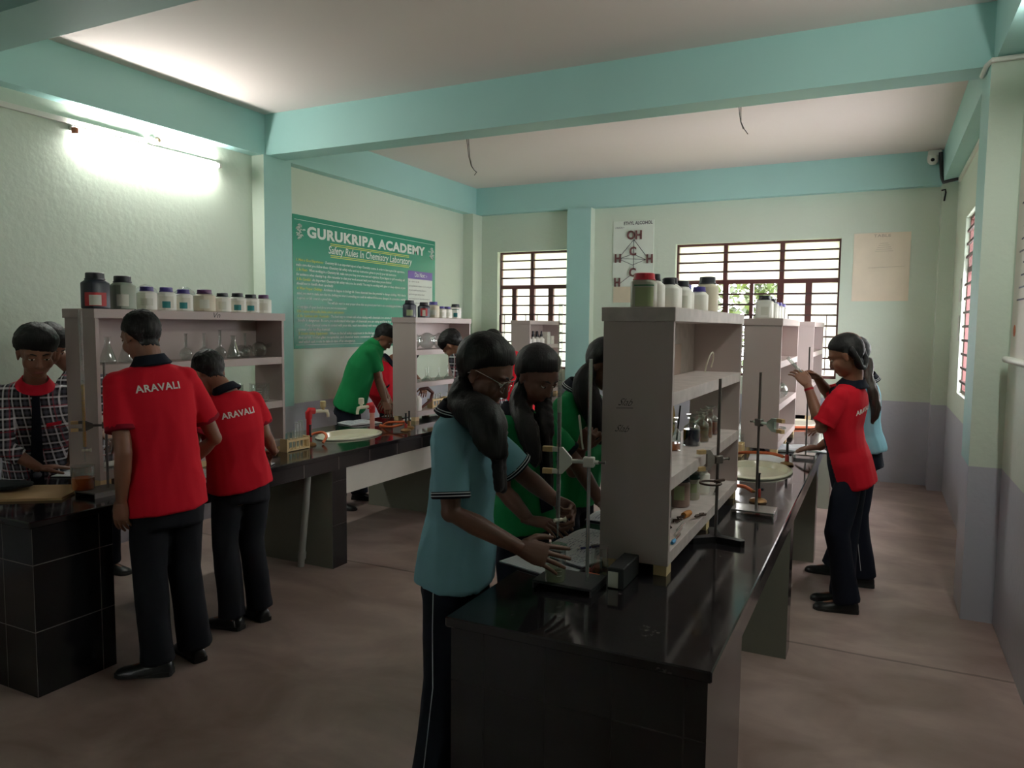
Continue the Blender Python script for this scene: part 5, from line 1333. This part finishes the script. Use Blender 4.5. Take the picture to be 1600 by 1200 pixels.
    for (pts, rr_, kind) in sp.get('braids', ()):
        pts = sm(pts, 6); bb = MB(); tot = len(pts)
        if kind == 'braid':
            for i, p in enumerate(pts):
                t = (pts[min(i + 1, tot - 1)] - pts[max(i - 1, 0)]).normalized(); s, u, _ = frame_z(t)
                r = rr_ * (1 - .45 * i / tot)
                for q, sg in ((s, 1), (s, -1)): bb.ell(p + q * r * .45 * sg + t * (r * .25 * sg), (r * .75, r * .75, r * 1.05), Matrix((s, u, t)).transposed() @ Matrix.Rotation(.5 * sg, 3, 'Y'), nu=10, nv=7)
            bb = remesh(bb, .006, 1)
        else:
            bb.tube(pts, [rr_ * (.42 + .78 * math.sin(PI * (i / (tot - 1) * .80 + .06))) * (1 - .75 * (i / (tot - 1)) ** 5) + .002 for i in range(tot)], 36)
            for i, p in enumerate(bb.v): bb.v[i] = p + V((noise.noise(V((p.x * 70, p.y * 70, p.z * 12))), noise.noise(V((p.x * 70 + 5, p.y * 70, p.z * 12))), 0)) * .010
        bb.build('braid' if kind == 'braid' else 'hair_bundle', sp.get('tailm', M_hair), root, ang=80)
    if sp.get('parting'):
        bvp = BVHTree.FromPolygons([tuple(p) for p in hb.v], hb.f); pts = []
        for i in range(15):
            a = .62 + i * .15; wdr = HR @ V((.0, math.cos(a), math.sin(a)))
            hit = bvp.ray_cast(c0 + wdr * .25, -wdr)[0]
            if hit is not None: pts.append(hit + wdr * .0008)
        MB().tube(pts, .0036, 6, flat=.6).build('hair_parting', skm, root)
    # ---- trousers
    tm = MB(); infl = sp.get('trw', 1.0)
    wt = [(P + ux * .03 * k, .145, .098), (P - ux * .03 * k, .152, .104), (P - ux * .12 * k, .145, .104)]
    tm.rings([sring(c, hs, perp(ux.cross(hs), ux), a * wd, b_ * wd) for c, a, b_ in wt])
    for sd in 'RL':
        hp, kn, an = legs[sd]
        hem = lerp(kn, an, .88); 
        tm.tube([hp, lerp(hp, kn, .45), kn, lerp(kn, hem, .5), hem, lerp(kn, an, sp.get('hemleg', 1.05))], [.076 * wd * infl, .077 * k * infl, .069 * k * infl, .067 * k * infl, .070 * k * infl, .074 * k * infl], 18)
    tv = max(vox * 1.5, .009)
    wrinkle(remesh(tm, tv, 3), .007, 9, seed).build('trousers', sp.get('trm', F_blackt), root, ang=180)
    if sp.get('piping'):
        for sd, sg in (('R', 1), ('L', -1)):
            hp, kn, an = legs[sd]; o_ = hs * sg
            MB().tube([hp + o_ * .082 * k, lerp(hp, kn, .45) + o_ * .084 * k, kn + o_ * .076 * k, lerp(kn, an, .9) + o_ * .074 * k], .0017, 6).build('white_piping', F_pipe, root)
    # ---- shirt
    shm = MB(); hem = sp.get('hem', .07) * k; fl = sp.get('fit', 1.0)
    sr = [(P - ux * hem, hs, .176, .134), (P + ux * .04, hs, .170, .128), (Wst, lerp(hs, cs, .5), .156, .118), (Cc, cs, .166, .118), (lerp(Cc, Nk, .55), cs, .172, .100), (lerp(Cc, Nk, .80), cs, .138, .082), (Nk - un * .012, cs, .068, .062)]
    rs = []
    for i, (c, s, a, b_) in enumerate(sr):
        t = (sr[min(i + 1, len(sr) - 1)][0] - sr[max(i - 1, 0)][0]).normalized(); s = perp(s, t); f = t.cross(s)
        q = fl if 1 < i < 4 else 1
        rs.append(sring(c, s, f, a * wd * q, b_ * wd * q))
    shm.rings(rs)
    cuffs = []
    slv = sp.get('sleeve', .68)
    for sd in 'RL':
        s0, el, wr = arms[sd]
        if slv <= 1:
            e1 = lerp(s0, el, slv)
            shm.tube([lerp(Nk, s0, .4) - un * .030, lerp(Nk, s0, .8) - un * .012, lerp(s0, e1, .18), lerp(s0, e1, .6), e1], [.050 * k, .052 * k, .056 * k, .060 * k, .060 * k], 16); shm.ell(s0, .052 * k)
            cuffs.append((e1, (el - s0).normalized(), .060 * k))
        else:
            e1 = lerp(el, wr, slv - 1)
            shm.tube([lerp(Nk, s0, .4) - un * .030, lerp(Nk, s0, .8) - un * .012, lerp(s0, el, .15), lerp(s0, el, .5), el, e1], [.050 * k, .052 * k, .055 * k, .056 * k, .050 * k, .046 * k], 16); shm.ell(s0, .051 * k); shm.ell(el, .050 * k)
            cuffs.append((e1, (wr - el).normalized(), .046 * k))
    sv = max(vox * 1.35, .008)
    smb = wrinkle(remesh(shm, sv, 3), sp.get('folds', .008), 10, seed + 5)
    shirt = smb.build('shirt', sp['shirt'] if not isinstance(sp['shirt'], tuple) else list(sp['shirt']), root, ang=180)
    if isinstance(sp['shirt'], tuple):       # second colour on the front panel and shoulder yoke
        for p in shirt.data.polygons:
            c = V(p.center) + O
            q = c - Cc; hgt = q.dot(ux)
            ff = perp(lerp(hf, cf, max(0.0, min(1.0, (hgt + .30) / .30))), ux); front = q.dot(ff); sdv = abs(q.dot(ux.cross(ff)))
            if sdv < .16 * wd and front > (.062 if hgt < .10 else .03): p.material_index = 1
            if hgt > .19 * k and sdv < .12 * wd and front > -.03: p.material_index = 1
    cm = sp.get('collar', F_navy)
    t = (h(0, -.02, -.05) - Nk).normalized(); t = lerp(un, t, .45).normalized()
    cr_ = []
    s = perp(cs, t); f = t.cross(s); f = f if f.dot(cf) > 0 else -f
    for j in range(28):
        a = 2 * PI * j / 28; dirv = s * math.sin(a) - f * math.cos(a)
        gap = 1 - .06 * math.cos(a) * (math.cos(a) < 0); dn = (.008 - .010 * max(0, -math.cos(a))) * k   # dips at the throat
        c0 = Nk + t * (.0 * k) + t * dn
        cr_.append([c0 + dirv * (.055 * k) + t * .016 * k, c0 + dirv * (.060 * k) + t * .021 * k, c0 + dirv * (.074 * k) * gap - t * .003 * k, c0 + dirv * (.087 * k) * gap - t * .021 * k, c0 + dirv * (.080 * k) - t * .028 * k, c0 + dirv * (.057 * k) - t * .012 * k])
    cmb = MB(); n_ = 6; vs = [p for r in cr_ for p in r]
    cmb.add(vs, [(i * n_ + j, i * n_ + (j + 1) % n_, ((i + 1) % 28) * n_ + (j + 1) % n_, ((i + 1) % 28) * n_ + j) for i in range(28) for j in range(n_)])
    co = cmb.build('collar', cm, root, ang=60)
    if sp.get('stripes'):
        for w_, dz in ((.0770, -.007), (.0820, -.014)):
            pts = []
            for j in range(28):
                a = 2 * PI * j / 28; dirv = s * math.sin(a) - f * math.cos(a); gap = 1 - .06 * math.cos(a) * (math.cos(a) < 0)
                pts.append(Nk + t * (.008 - .010 * max(0, -math.cos(a))) * k + dirv * (w_ + .0015) * k * gap + t * dz * k)
            MB().tube(pts, .0016, 5, closed=True).build('collar_stripe', F_pipe, co)
    for (c, d, r) in (cuffs if sp.get('cuff', True) else ()):
        cf_ = sp.get('cuffm', F_navy)
        cu = MB().tube([c - d * .016, c + d * .002, c + d * .006, c + d * .004], [r * 1.05, r * 1.07, r * 1.0, r * .8], 22, caps=False).build('sleeve_cuff', cf_, root)
        if sp.get('stripes'):
            for o_ in (-.012, -.003): MB().tube([c + d * (o_ - .0015), c + d * (o_ + .0015)], [r * 1.09, r * 1.09], 22, caps=False).build('cuff_stripe', F_pipe, cu)
    # ---- shoes
    for sd in 'RL':
        hp, kn, an = legs[sd]; d = V(sp['toe' + sd]).normalized()
        up, so = shoe_mb(an, d, .245 * k)
        s_o = up.build('shoe', M_shoe, root, ang=60); so.build('shoe_sole', M_sole, s_o, ang=40)
        MB().tube([lerp(kn, an, .97), V((an.x, an.y, .06))], [.042 * k, .038 * k], 14).build('sock', fabric('white_sock', (206, 196, 190)) if sp.get('socks') else F_navy, root)
    if sp.get('back_text'):
        txt, wdt, up_off, side_off = sp['back_text']
        bf = -perp(cf, ux); rx_ = ux.cross(bf).normalized()   # reading direction seen from behind
        tv_, tf_ = text_mesh(txt, wdt / 4.05, bold=.0012, cuts=1, align='CENTER', spacing=1.08)
        x0, x1 = min(p.x for p in tv_), max(p.x for p in tv_); kk = wdt / (x1 - x0)
        bvh = BVHTree.FromPolygons([tuple(V(p) + O) for p in [v.co for v in shirt.data.vertices]], [tuple(p.vertices) for p in shirt.data.polygons])
        lay = MB(); vs = []
        for p in tv_:
            o3 = Cc + ux * (up_off + p.y * kk) + rx_ * (side_off + p.x * kk) + bf * .5
            hit = bvh.ray_cast(o3, -bf)[0]
            vs.append((hit if hit is not None else o3 - bf * .4) + bf * .0035)
        lay.add(vs, tf_); lay.build('back_lettering', F_let, root, smooth=False)
    if sp.get('tie'):
        bf = perp(cf, ux); c0 = Nk - un * .02; c1 = lerp(P, Cc, .15)
        bvh = BVHTree.FromPolygons([tuple(V(v.co) + O) for v in shirt.data.vertices], [tuple(p.vertices) for p in shirt.data.polygons])
        a, b_ = [], []; pts = []
        for i in range(13):
            q = lerp(c0, c1, i / 12); w_ = .016 + .022 * (i / 12)
            hit = bvh.ray_cast(q + bf * .5, -bf)[0]; z = (hit if hit is not None else q + bf * .11) + bf * .006
            pts.append([z - cs * w_, z + cs * w_, z + cs * w_ + bf * .004, z - cs * w_ + bf * .004])
        MB().rings(pts).build('tie', F_navy, root, smooth=False)
        MB().ell(pts[0][2] - cs * .016, (.02, .014, .018)).build('tie_knot', F_navy, root)
        MB().ell(lerp(pts[9][3], pts[9][2], .5), (.022, .022, .022), nu=14, nv=9).build('tie_badge', fabric('grey_badge_cloth', (88, 92, 100)), root) if sp.get('badge') else None
    if sp.get('glasses'):
        q = MB(); 
        for s in (1, -1):
            q.tube([h(s * (.032 + .025 * math.cos(a)), .093 - .010 * abs(math.cos(a)), .003 + .020 * math.sin(a)) for a in [i * PI / 9 for i in range(18)]], .0014, 6, closed=True)
            q.tube([h(s * .057, .083, .010), h(s * .074, .045, .013), h(s * .082, -.004, .012), h(s * .082, -.025, -.008)], .0014, 6)
        q.tube([h(-.008, .094, .008), h(0, .099, .011), h(.008, .094, .008)], .0014, 6)
        q.build('spectacles', M_chrome, root)
    if sp.get('badge'):
        bf = perp(cf, ux); bvh = BVHTree.FromPolygons([tuple(V(v.co) + O) for v in shirt.data.vertices], [tuple(p.vertices) for p in shirt.data.polygons])
        q = MB(); c0 = Cc + ux * .06 - cs * .085
        vs = []
        for dx, dz in ((-.035, 0), (.035, 0), (.035, .022), (-.035, .022)):
            hit = bvh.ray_cast(c0 + cs * dx + ux * dz + bf * .5, -bf)[0]; vs.append((hit if hit is not None else c0 + bf * .1) + bf * .004)
        q.add(vs + [v + bf * .003 for v in vs], [(0, 1, 2, 3), (7, 6, 5, 4), (0, 4, 5, 1), (1, 5, 6, 2), (2, 6, 7, 3), (3, 7, 4, 0)]); q.build('pocket_flap', F_dred, root, smooth=False)
    if sp.get('watch'):
        sd, m_ = sp['watch']; s0, el, wr = arms[sd]; d = (wr - el).normalized()
        MB().tube([lerp(el, wr, .90) - d * .006, lerp(el, wr, .90) + d * .006], [.0265 * k, .0265 * k], 18, caps=False).build('bracelet', m_, root)
    return root
Z = V((0, 0, 1)); F_cuffr = fabric('dark_red_cuff', (128, 16, 34))
# tall boy in red, back to us at the left bench
person(dict(label='tall boy in red polo with white lettering, back turned, left arm hanging', pelvis=(-2.89, 2.31, .80), chest=(-2.925, 2.295, 1.155), neck=(-2.955, 2.295, 1.425), head=(-3.00, 2.285, 1.535),
    face=(-.93, .36, 0), cface=(-.92, .38, 0), look=(-.93, .05, -.36), k=1.03, width=.98, vox=.0065, seed=3, skin=SK1, shirt=F_red, hvol=1.03, cuffm=F_cuffr,
    L=dict(el=at(193, 708, y=2.115), wr=at(190, 782, y=2.12), nrm=(.3, -.95, 0), thumb=(-.9, -.3, 0), curl=.22, ta=.35), R=dict(el=(-2.87, 2.57, 1.045), wr=(-3.02, 2.52, .90), fwd=(-.8, -.1, -.3), nrm=(.3, .9, .2), thumb=(0, 0, 1), curl=.5),
    knL=(-2.93, 2.24, .45), anL=(-2.89, 2.235, .08), toeL=(-.85, -.5, 0), knR=(-2.90, 2.40, .45), anR=(-2.875, 2.43, .08), toeR=(-.95, .3, 0), hem=.05, back_text=('ARAVALI', .185, .14, .0), fit=.99, trw=1.0))
# shorter boy in red, head bowed
person(dict(label='shorter boy in red polo with white lettering, head bowed over the bench', pelvis=(-2.985, 2.835, .78), chest=(-2.995, 2.80, 1.04), neck=(-3.03, 2.79, 1.255), head=at(326, 583, x=-3.13),
    face=(-.93, .36, 0), cface=(-.93, .36, 0), look=(-.80, .15, -.62), k=.94, width=1.0, vox=.0065, seed=8, skin=SK1, shirt=F_red, hvol=1.03, cuffm=F_cuffr,
    R=dict(el=at(414, 678, y=2.97), wr=at(428, 706, y=3.10), fwd=(-.9, .3, -.35), nrm=(.2, .3, .9), thumb=(-.3, -.8, 0), curl=.45), L=dict(el=(-3.06, 2.60, 1.00), wr=(-3.22, 2.66, .87), fwd=(-.8, .2, -.3), nrm=(0, -.3, .9), thumb=(0, .9, 0), curl=.4),
    knL=(-3.03, 2.77, .44), anL=(-2.99, 2.77, .08), toeL=(-.95, -.1, 0), knR=(-3.0, 2.92, .44), anR=(-2.955, 2.93, .08), toeR=(-.95, .25, 0), hem=.04, back_text=('ARAVALI', .175, .09, .015)))
# plaid boy facing us across the left bench
person(dict(label='boy in plaid shirt with red collar and dark tie, facing us behind the bench', pelvis=at(58, 770, x=-4.31), chest=at(54, 660, x=-4.08), neck=at(55, 598, x=-3.93), head=at(57, 553, x=-3.87),
    face=(.86, -.5, 0), cface=(.86, -.5, 0), look=(.84, -.36, -.34), k=1.02, width=.98, vox=.006, seed=5, hair='floppy', hvol=1.08, shirt=F_plaid, collar=F_dred, cuffm=F_plaid, cuff=False, tie=True, badge=True, sleeve=1.45, hk=1.06,
    R=dict(el=at(6, 700, x=-4.02), wr=at(62, 738, x=-3.93) + Z * .022, fwd=(.35, .95, -.02), nrm=(0, 0, 1), thumb=(.9, -.3, 0), curl=.05, spread=.05), L=dict(el=at(103, 640, x=-4.13), wr=at(109, 690, x=-4.10), fwd=(0, 0, -1), nrm=(-.3, .9, 0), thumb=(.9, 0, 0), curl=.4),
    knR=(-4.22, 2.40, .44), anR=(-4.24, 2.40, .08), knL=(-4.24, 2.58, .44), anL=(-4.26, 2.60, .08), toeR=(.9, -.4, 0), toeL=(.9, -.2, 0), hem=.04, trm=F_navy))
person(dict(label='dark haired person in plaid shirt standing behind the near left shelf unit', pelvis=(-4.38, 2.98, .80), chest=(-4.38, 2.95, 1.12), neck=(-4.385, 2.90, 1.34), head=at(76, 541, x=-4.42),
    face=(.95, .3, 0), look=(.7, .1, -.5), vox=.008, seed=15, shirt=F_plaid, collar=F_dred, cuff=False, sleeve=1.5, hair='floppy', trm=F_navy,
    R=dict(el=(-4.30, 2.80, 1.08), wr=(-4.14, 2.86, .95), curl=.4, nrm=(0, 0, 1), thumb=(0, .9, .3)), L=dict(el=(-4.36, 3.17, 1.08), wr=(-4.18, 3.12, .93), curl=.4, nrm=(0, 0, 1), thumb=(0, -.9, .3)),
    knR=(-4.37, 2.90, .45), anR=(-4.39, 2.90, .08), knL=(-4.37, 3.06, .45), anL=(-4.39, 3.06, .08), toeR=(1, 0, 0), toeL=(1, .1, 0)))
# boy in green stooping at the poster
person(dict(label='boy in green shirt stooping over the left bench under the poster', pelvis=(-4.27, 5.36, .89), chest=at(566, 572, x=-4.14), neck=at(590, 536, x=-4.03), head=at(600, 528, x=-3.975),
    face=(.85, .5, 0), cface=(.85, .5, 0), look=(.62, .30, -.72), hup=(.7, .4, .6), vox=.008, seed=21, k=1.05, shirt=F_green, collar=F_green, cuff=False, hem=.03, width=1.05,
    R=dict(el=at(590, 590, x=-4.02), wr=at(602, 628, x=-3.94), fwd=(.4, -.2, -.55), nrm=(.6, -.3, .6), thumb=(-.3, .9, .3), curl=.25), L=dict(el=(-4.12, 5.60, 1.08), wr=(-3.98, 5.52, .93), fwd=(.3, -.9, -.25), nrm=(.3, .3, .9), thumb=(.9, .2, 0), curl=.3),
    knR=(-4.24, 5.25, .45), anR=(-4.17, 5.05, .08), knL=(-4.26, 5.44, .45), anL=(-4.22, 5.42, .08), toeR=(.75, .1, 0), toeL=(.9, .3, 0), trm=F_navy))
person(dict(label='person in red shirt stooping behind the boy in green, beside the middle shelf unit', pelvis=(-4.50, 6.30, .82), chest=at(593, 600, x=-4.36), neck=at(605, 562, x=-4.28), head=at(638, 556, x=-4.16),
    face=(.95, .2, 0), look=(.6, .1, -.75), hup=(.7, .1, .6), vox=.009, seed=23, shirt=F_red, hem=.10,
    R=dict(el=at(602, 616, x=-4.29), wr=at(610, 630, x=-4.18), fwd=(.6, .1, -.1), nrm=(.4, 0, .8), thumb=(0, .9, .2), curl=.2), L=dict(el=(-4.34, 6.50, 1.08), wr=(-4.15, 6.40, .95), nrm=(.3, 0, .9), fwd=(.4, -.7, -.1), thumb=(0, -.9, 0), curl=.3),
    knR=(-4.50, 6.22, .45), anR=(-4.52, 6.20, .08), knL=(-4.50, 6.38, .45), anL=(-4.52, 6.40, .08), toeR=(1, 0, 0), toeL=(1, .1, 0), trm=F_navy))
# across the aisle side of the left bench
person(dict(label='person in plaid shirt bending towards the middle shelf unit, black hair down over the face', pelvis=(-2.60, 5.06, .84), chest=at(741, 588, x=-2.80), neck=at(727, 556, x=-2.92), head=at(708, 540, x=-3.04),
    face=(-1, .05, 0), look=(-.6, .1, -.8), hup=(-.75, 0, .6), vox=.008, seed=31, k=1.05, shirt=F_plaid, collar=F_dred, cuff=False, sleeve=1.4, hair='floppy', hvol=1.05, hem=.08,
    R=dict(el=(-2.92, 5.30, 1.08), wr=(-3.12, 5.24, .92), nrm=(0, .4, .9), thumb=(0, -.9, .2), curl=.4), L=dict(el=at(727, 600, x=-2.90), wr=at(716, 640, x=-3.06), nrm=(0, -.4, .9), thumb=(0, .9, .2), curl=.4),
    knL=(-2.60, 4.98, .46), anL=(-2.60, 4.96, .08), knR=(-2.60, 5.14, .46), anR=(-2.60, 5.16, .08), toeL=(-1, 0, 0), toeR=(-1, .1, 0), trm=F_navy))
person(dict(label='person in red polo seen from behind, beyond the plaid shirted person', pelvis=(-2.72, 5.62, .84), chest=at(797, 582, x=-2.82), neck=at(787, 550, x=-2.92), head=at(770, 538, x=-3.01),
    face=(-.9, .4, 0), cface=(-.85, .5, 0), look=(-.8, .25, -.5), vox=.008, seed=33, k=1.05, shirt=F_red, hair='short', hem=.06, width=1.05, back_text=('ARAVALI', .18, .09, .0),
    R=dict(el=(-2.78, 5.92, 1.05), wr=(-2.98, 5.94, .9), nrm=(0, .4, .9), thumb=(0, -.9, .2), curl=.4), L=dict(el=(-2.96, 5.46, 1.05), wr=(-3.10, 5.56, .90), nrm=(0, -.4, .9), thumb=(0, .9, .2), curl=.4),
    knL=(-2.74, 5.53, .46), anL=(-2.73, 5.52, .08), knR=(-2.72, 5.70, .46), anR=(-2.72, 5.72, .08), toeL=(-1, .1, 0), toeR=(-1, .3, 0), trm=F_navy))

# girl in light blue, foreground
hd = at(757, 583, y=2.10)
person(dict(label='girl in light blue polo and spectacles doing a titration in the foreground', pelvis=(-1.235, 2.105, .83), chest=at(728, 735, y=2.10), neck=at(718, 640, y=2.10), head=hd,
    face=(1, .05, 0), cface=(.98, .2, 0), look=(.86, .14, -.48), k=.96, width=.95, vox=.0045, seed=41, skin=SK2, shirt=F_blue, stripes=True, hair='long', hvol=1.07, hem=.075, glasses=True, trm=F_navy, piping=True, hk=1.0, sleeve=.80, fit=.93,
    shR=at(703, 682, y=1.985), shL=at(768, 690, y=2.235),
    R=dict(el=at(705, 800, y=1.945), wr=at(812, 856, y=2.028), fwd=at(866, 872, y=2.080) - at(812, 856, y=2.028), nrm=(.0, -.88, .48), thumb=(.25, .35, .9), curls=(.10, .11, .13, .16), spread=.13, ta=.75, hk=.98),
    L=dict(el=at(818, 742, y=2.30), wr=at(868, 782, y=2.258), fwd=(.75, -.18, -.25), nrm=(-.1, .85, .5), thumb=(.3, -.6, -.7), curl=.75, ta=.6),
    braids=[([hd + V((-.05, -.03, -.02)), hd + V((-.035, -.068, -.09)), at(758, 655, y=1.99), at(768, 690, y=1.965), at(782, 718, y=1.97)], .050, 'bundle'),
            ([hd + V((-.02, .07, -.04)), hd + V((-.03, .085, -.12)), at(776, 690, y=2.05), at(782, 760, y=2.05)], .04, 'braid')],
    knL=(-1.20, 2.19, .44), anL=(-1.265, 2.19, .08), knR=(-1.24, 2.03, .44), anR=(-1.28, 2.02, .08), toeL=(1, .2, 0), toeR=(1, -.2, 0)))
# girl in green beside her
hd = at(838, 588, y=2.78)
person(dict(label='girl in green shirt with long dark braids looking down, second along the right bench', pelvis=(-1.315, 2.78, .83), chest=at(820, 735, y=2.78), neck=at(808, 640, y=2.78), head=hd,
    face=(1, -.15, 0), cface=(.97, -.25, 0), look=(.80, -.22, -.52), k=.98, width=.98, vox=.006, seed=43, skin=SK2, shirt=F_green, hair='long', hvol=1.09, trm=F_navy, sleeve=.8, tie=True, fit=.96,
    R=dict(el=at(786, 765, y=2.58), wr=at(826, 812, y=2.52), fwd=(.9, -.05, -.04), nrm=(0, -.2, .9), thumb=(.2, .9, 0), curl=.16), L=dict(el=(-1.16, 2.98, 1.02), wr=(-1.0, 2.88, .875), fwd=(.8, -.3, -.10), nrm=(0, .2, .9), thumb=(.2, -.9, 0), curl=.22),
    braids=[([hd + V((-.05, -.03, -.03)), hd + V((-.045, -.072, -.11)), at(822, 665, y=2.64), at(832, 700, y=2.63), at(838, 730, y=2.64)], .036, 'bundle'),
            ([hd + V((-.01, .07, -.05)), at(852, 660, y=2.72), at(856, 720, y=2.72), at(858, 760, y=2.72)], .034, 'braid')],
    knR=(-1.30, 2.70, .44), anR=(-1.32, 2.69, .08), knL=(-1.30, 2.86, .44), anL=(-1.32, 2.87, .08), toeR=(1, -.1, 0), toeL=(1, .1, 0)))
# third person in green, half behind the shelf unit
hd = at(945, 572, y=3.36)
person(dict(label='person in green shirt with curly dark hair, half hidden behind the near right shelf', pelvis=(-1.33, 3.38, .83), chest=at(905, 705, y=3.38), neck=at(905, 605, y=3.38), head=hd,
    face=(1, -.1, 0), cface=(.98, -.18, 0), look=(.80, -.1, -.55), k=1.02, width=.95, vox=.006, seed=47, skin=SK2, shirt=F_green, stripes=True, hair='long', hvol=1.10, trm=F_navy, sleeve=.75,
    R=dict(el=at(896, 735, y=3.20), wr=at(908, 700, y=3.10), fwd=(.45, -.05, .75), nrm=(.2, -.9, .2), thumb=(.6, .5, -.2), curl=.85, ta=.5), L=dict(el=(-1.18, 3.56, 1.02), wr=(-1.01, 3.42, .90), nrm=(0, .3, .9), thumb=(.2, -.9, 0), curl=.4),
    braids=[([hd + V((-.05, -.05, .0)), hd + V((-.07, -.09, -.09)), hd + V((-.01, -.10, -.22)), hd + V((.02, -.10, -.36))], .05, 'bundle')],
    knR=(-1.31, 3.30, .44), anR=(-1.33, 3.29, .08), knL=(-1.31, 3.46, .44), anL=(-1.33, 3.47, .08), toeR=(1, -.1, 0), toeL=(1, .1, 0)))
wr_ = at(908, 690, y=3.10)
t = thing('pen', wr_, 'slim pale pen held upright by the person in green behind the shelf', 'pen')
p0 = at(911, 702, y=3.085); p1 = at(905, 650, y=3.085)
MB().tube([p0, p1, p1 + Z * .006], [.005, .005, .002], 10).build('pen_barrel', M_clampw, t)
p0 = at(921, 720, y=2.75)
# girl in red with the test tube, right bench
hd = at(1322, 556, y=4.53)
person(dict(label='girl in red and navy polo holding up a test tube at the right bench', pelvis=(-.115, 4.60, .83), chest=at(1316, 665, y=4.57), neck=at(1333, 597, y=4.57), head=hd,
    face=(-1, .12, 0), cface=(-.93, .35, 0), look=(-.88, .10, -.42), k=.97, width=.92, vox=.005, seed=51, skin=SK1, shirt=(F_red, F_navy), hair='long', hvol=1.04, hem=.11, trm=F_navy, sleeve=.85, parting=True, cuffm=F_red, socks=True, fit=.95,
    shL=at(1311, 622, y=4.45), shR=(-.135, 4.70, 1.245),
    L=dict(el=at(1283, 668, y=4.42), wr=at(1262, 602, y=4.47), fwd=at(1240, 572, y=4.52) - at(1262, 602, y=4.47), nrm=(.6, -.6, -.4), thumb=(.3, -.3, .9), curls=(.42, .35, .30, .28), spread=.10, ta=.55), R=dict(el=at(1296, 618, y=4.76), wr=at(1277, 590, y=4.66), fwd=(-.6, -.45, .32), nrm=(.2, .6, .7), thumb=(-.3, -.5, .5), curl=.55, ta=.5),
    back_text=('ARAVALI', .15, .065, .02), watch=('L', fabric('red_thread', (150, 30, 40))),
    braids=[([hd + V((.035, -.070, .03)), hd + V((.055, -.070, -.01)), hd + V((.070, -.055, -.05)), hd + V((.088, -.015, -.06)), hd + V((.098, .02, -.02)), hd + V((.085, .03, .04))], .023, 'braid')],
    knL=(-.17, 4.50, .46), anL=(-.105, 4.535, .08), toeL=(-1, -.12, 0), knR=(-.12, 4.66, .46), anR=(-.13, 4.66, .08), toeR=(-1, .05, 0)))
a, b_ = at(1259, 590, y=4.50), at(1231, 559, y=4.56)
t = thing('test_tube', a, 'test tube held up slantwise by the girl in red', 'test tube')
dq = (b_ - a).normalized()
MB().tube([a, a + dq * .006, a + dq * .012, b_ - dq * .004, b_], [.004, .008, .0095, .0095, .0115], 14, caps=False).build('tube_body', GB, t)
MB().tube([a + dq * .004, a + dq * .012, a + dq * .05], [.004, .0085, .0085], 12).build('dark_liquid', liquid('dark_liquid', (26, 22, 24), .95), t)
# person in light blue behind her
hd = at(1334, 556, y=5.03)
person(dict(label='person in light blue polo with brown ponytail behind the girl in red', pelvis=(-.055, 5.10, .86), chest=at(1345, 655, y=5.10), neck=at(1352, 590, y=5.10), head=hd,
    face=(-1, .1, 0), cface=(-.98, .2, 0), look=(-.9, .15, -.35), k=1.0, width=.95, vox=.007, seed=57, skin=SK1, shirt=F_blue, stripes=True, hair='long', hvol=1.02, hem=.02, trm=F_navy, sleeve=.8, piping=True, tailm=M_hairb,
    L=dict(el=(-.17, 4.94, .99), wr=at(1280, 699, y=5.02), fwd=at(1255, 700, y=5.06) - at(1280, 699, y=5.02), nrm=(0, -.3, .9), thumb=(-.2, .9, 0), curl=.06), R=dict(el=(-.14, 5.32, 1.04), wr=(-.28, 5.40, .93), fwd=(-.8, .3, -.1), nrm=(0, .3, .9), thumb=(-.2, -.9, 0), curl=.2),
    braids=[([hd + V((.085, -.01, -.01)), at(1357, 590, y=4.99), at(1364, 615, y=4.97), at(1369, 640, y=4.97), at(1363, 662, y=4.98)], .027, 'tail')],
    knL=(-.08, 5.03, .46), anL=(-.03, 5.05, .08), toeL=(-1, -.05, 0), knR=(-.10, 5.18, .46), anR=(-.20, 5.20, .08), toeR=(-1, .05, 0)))
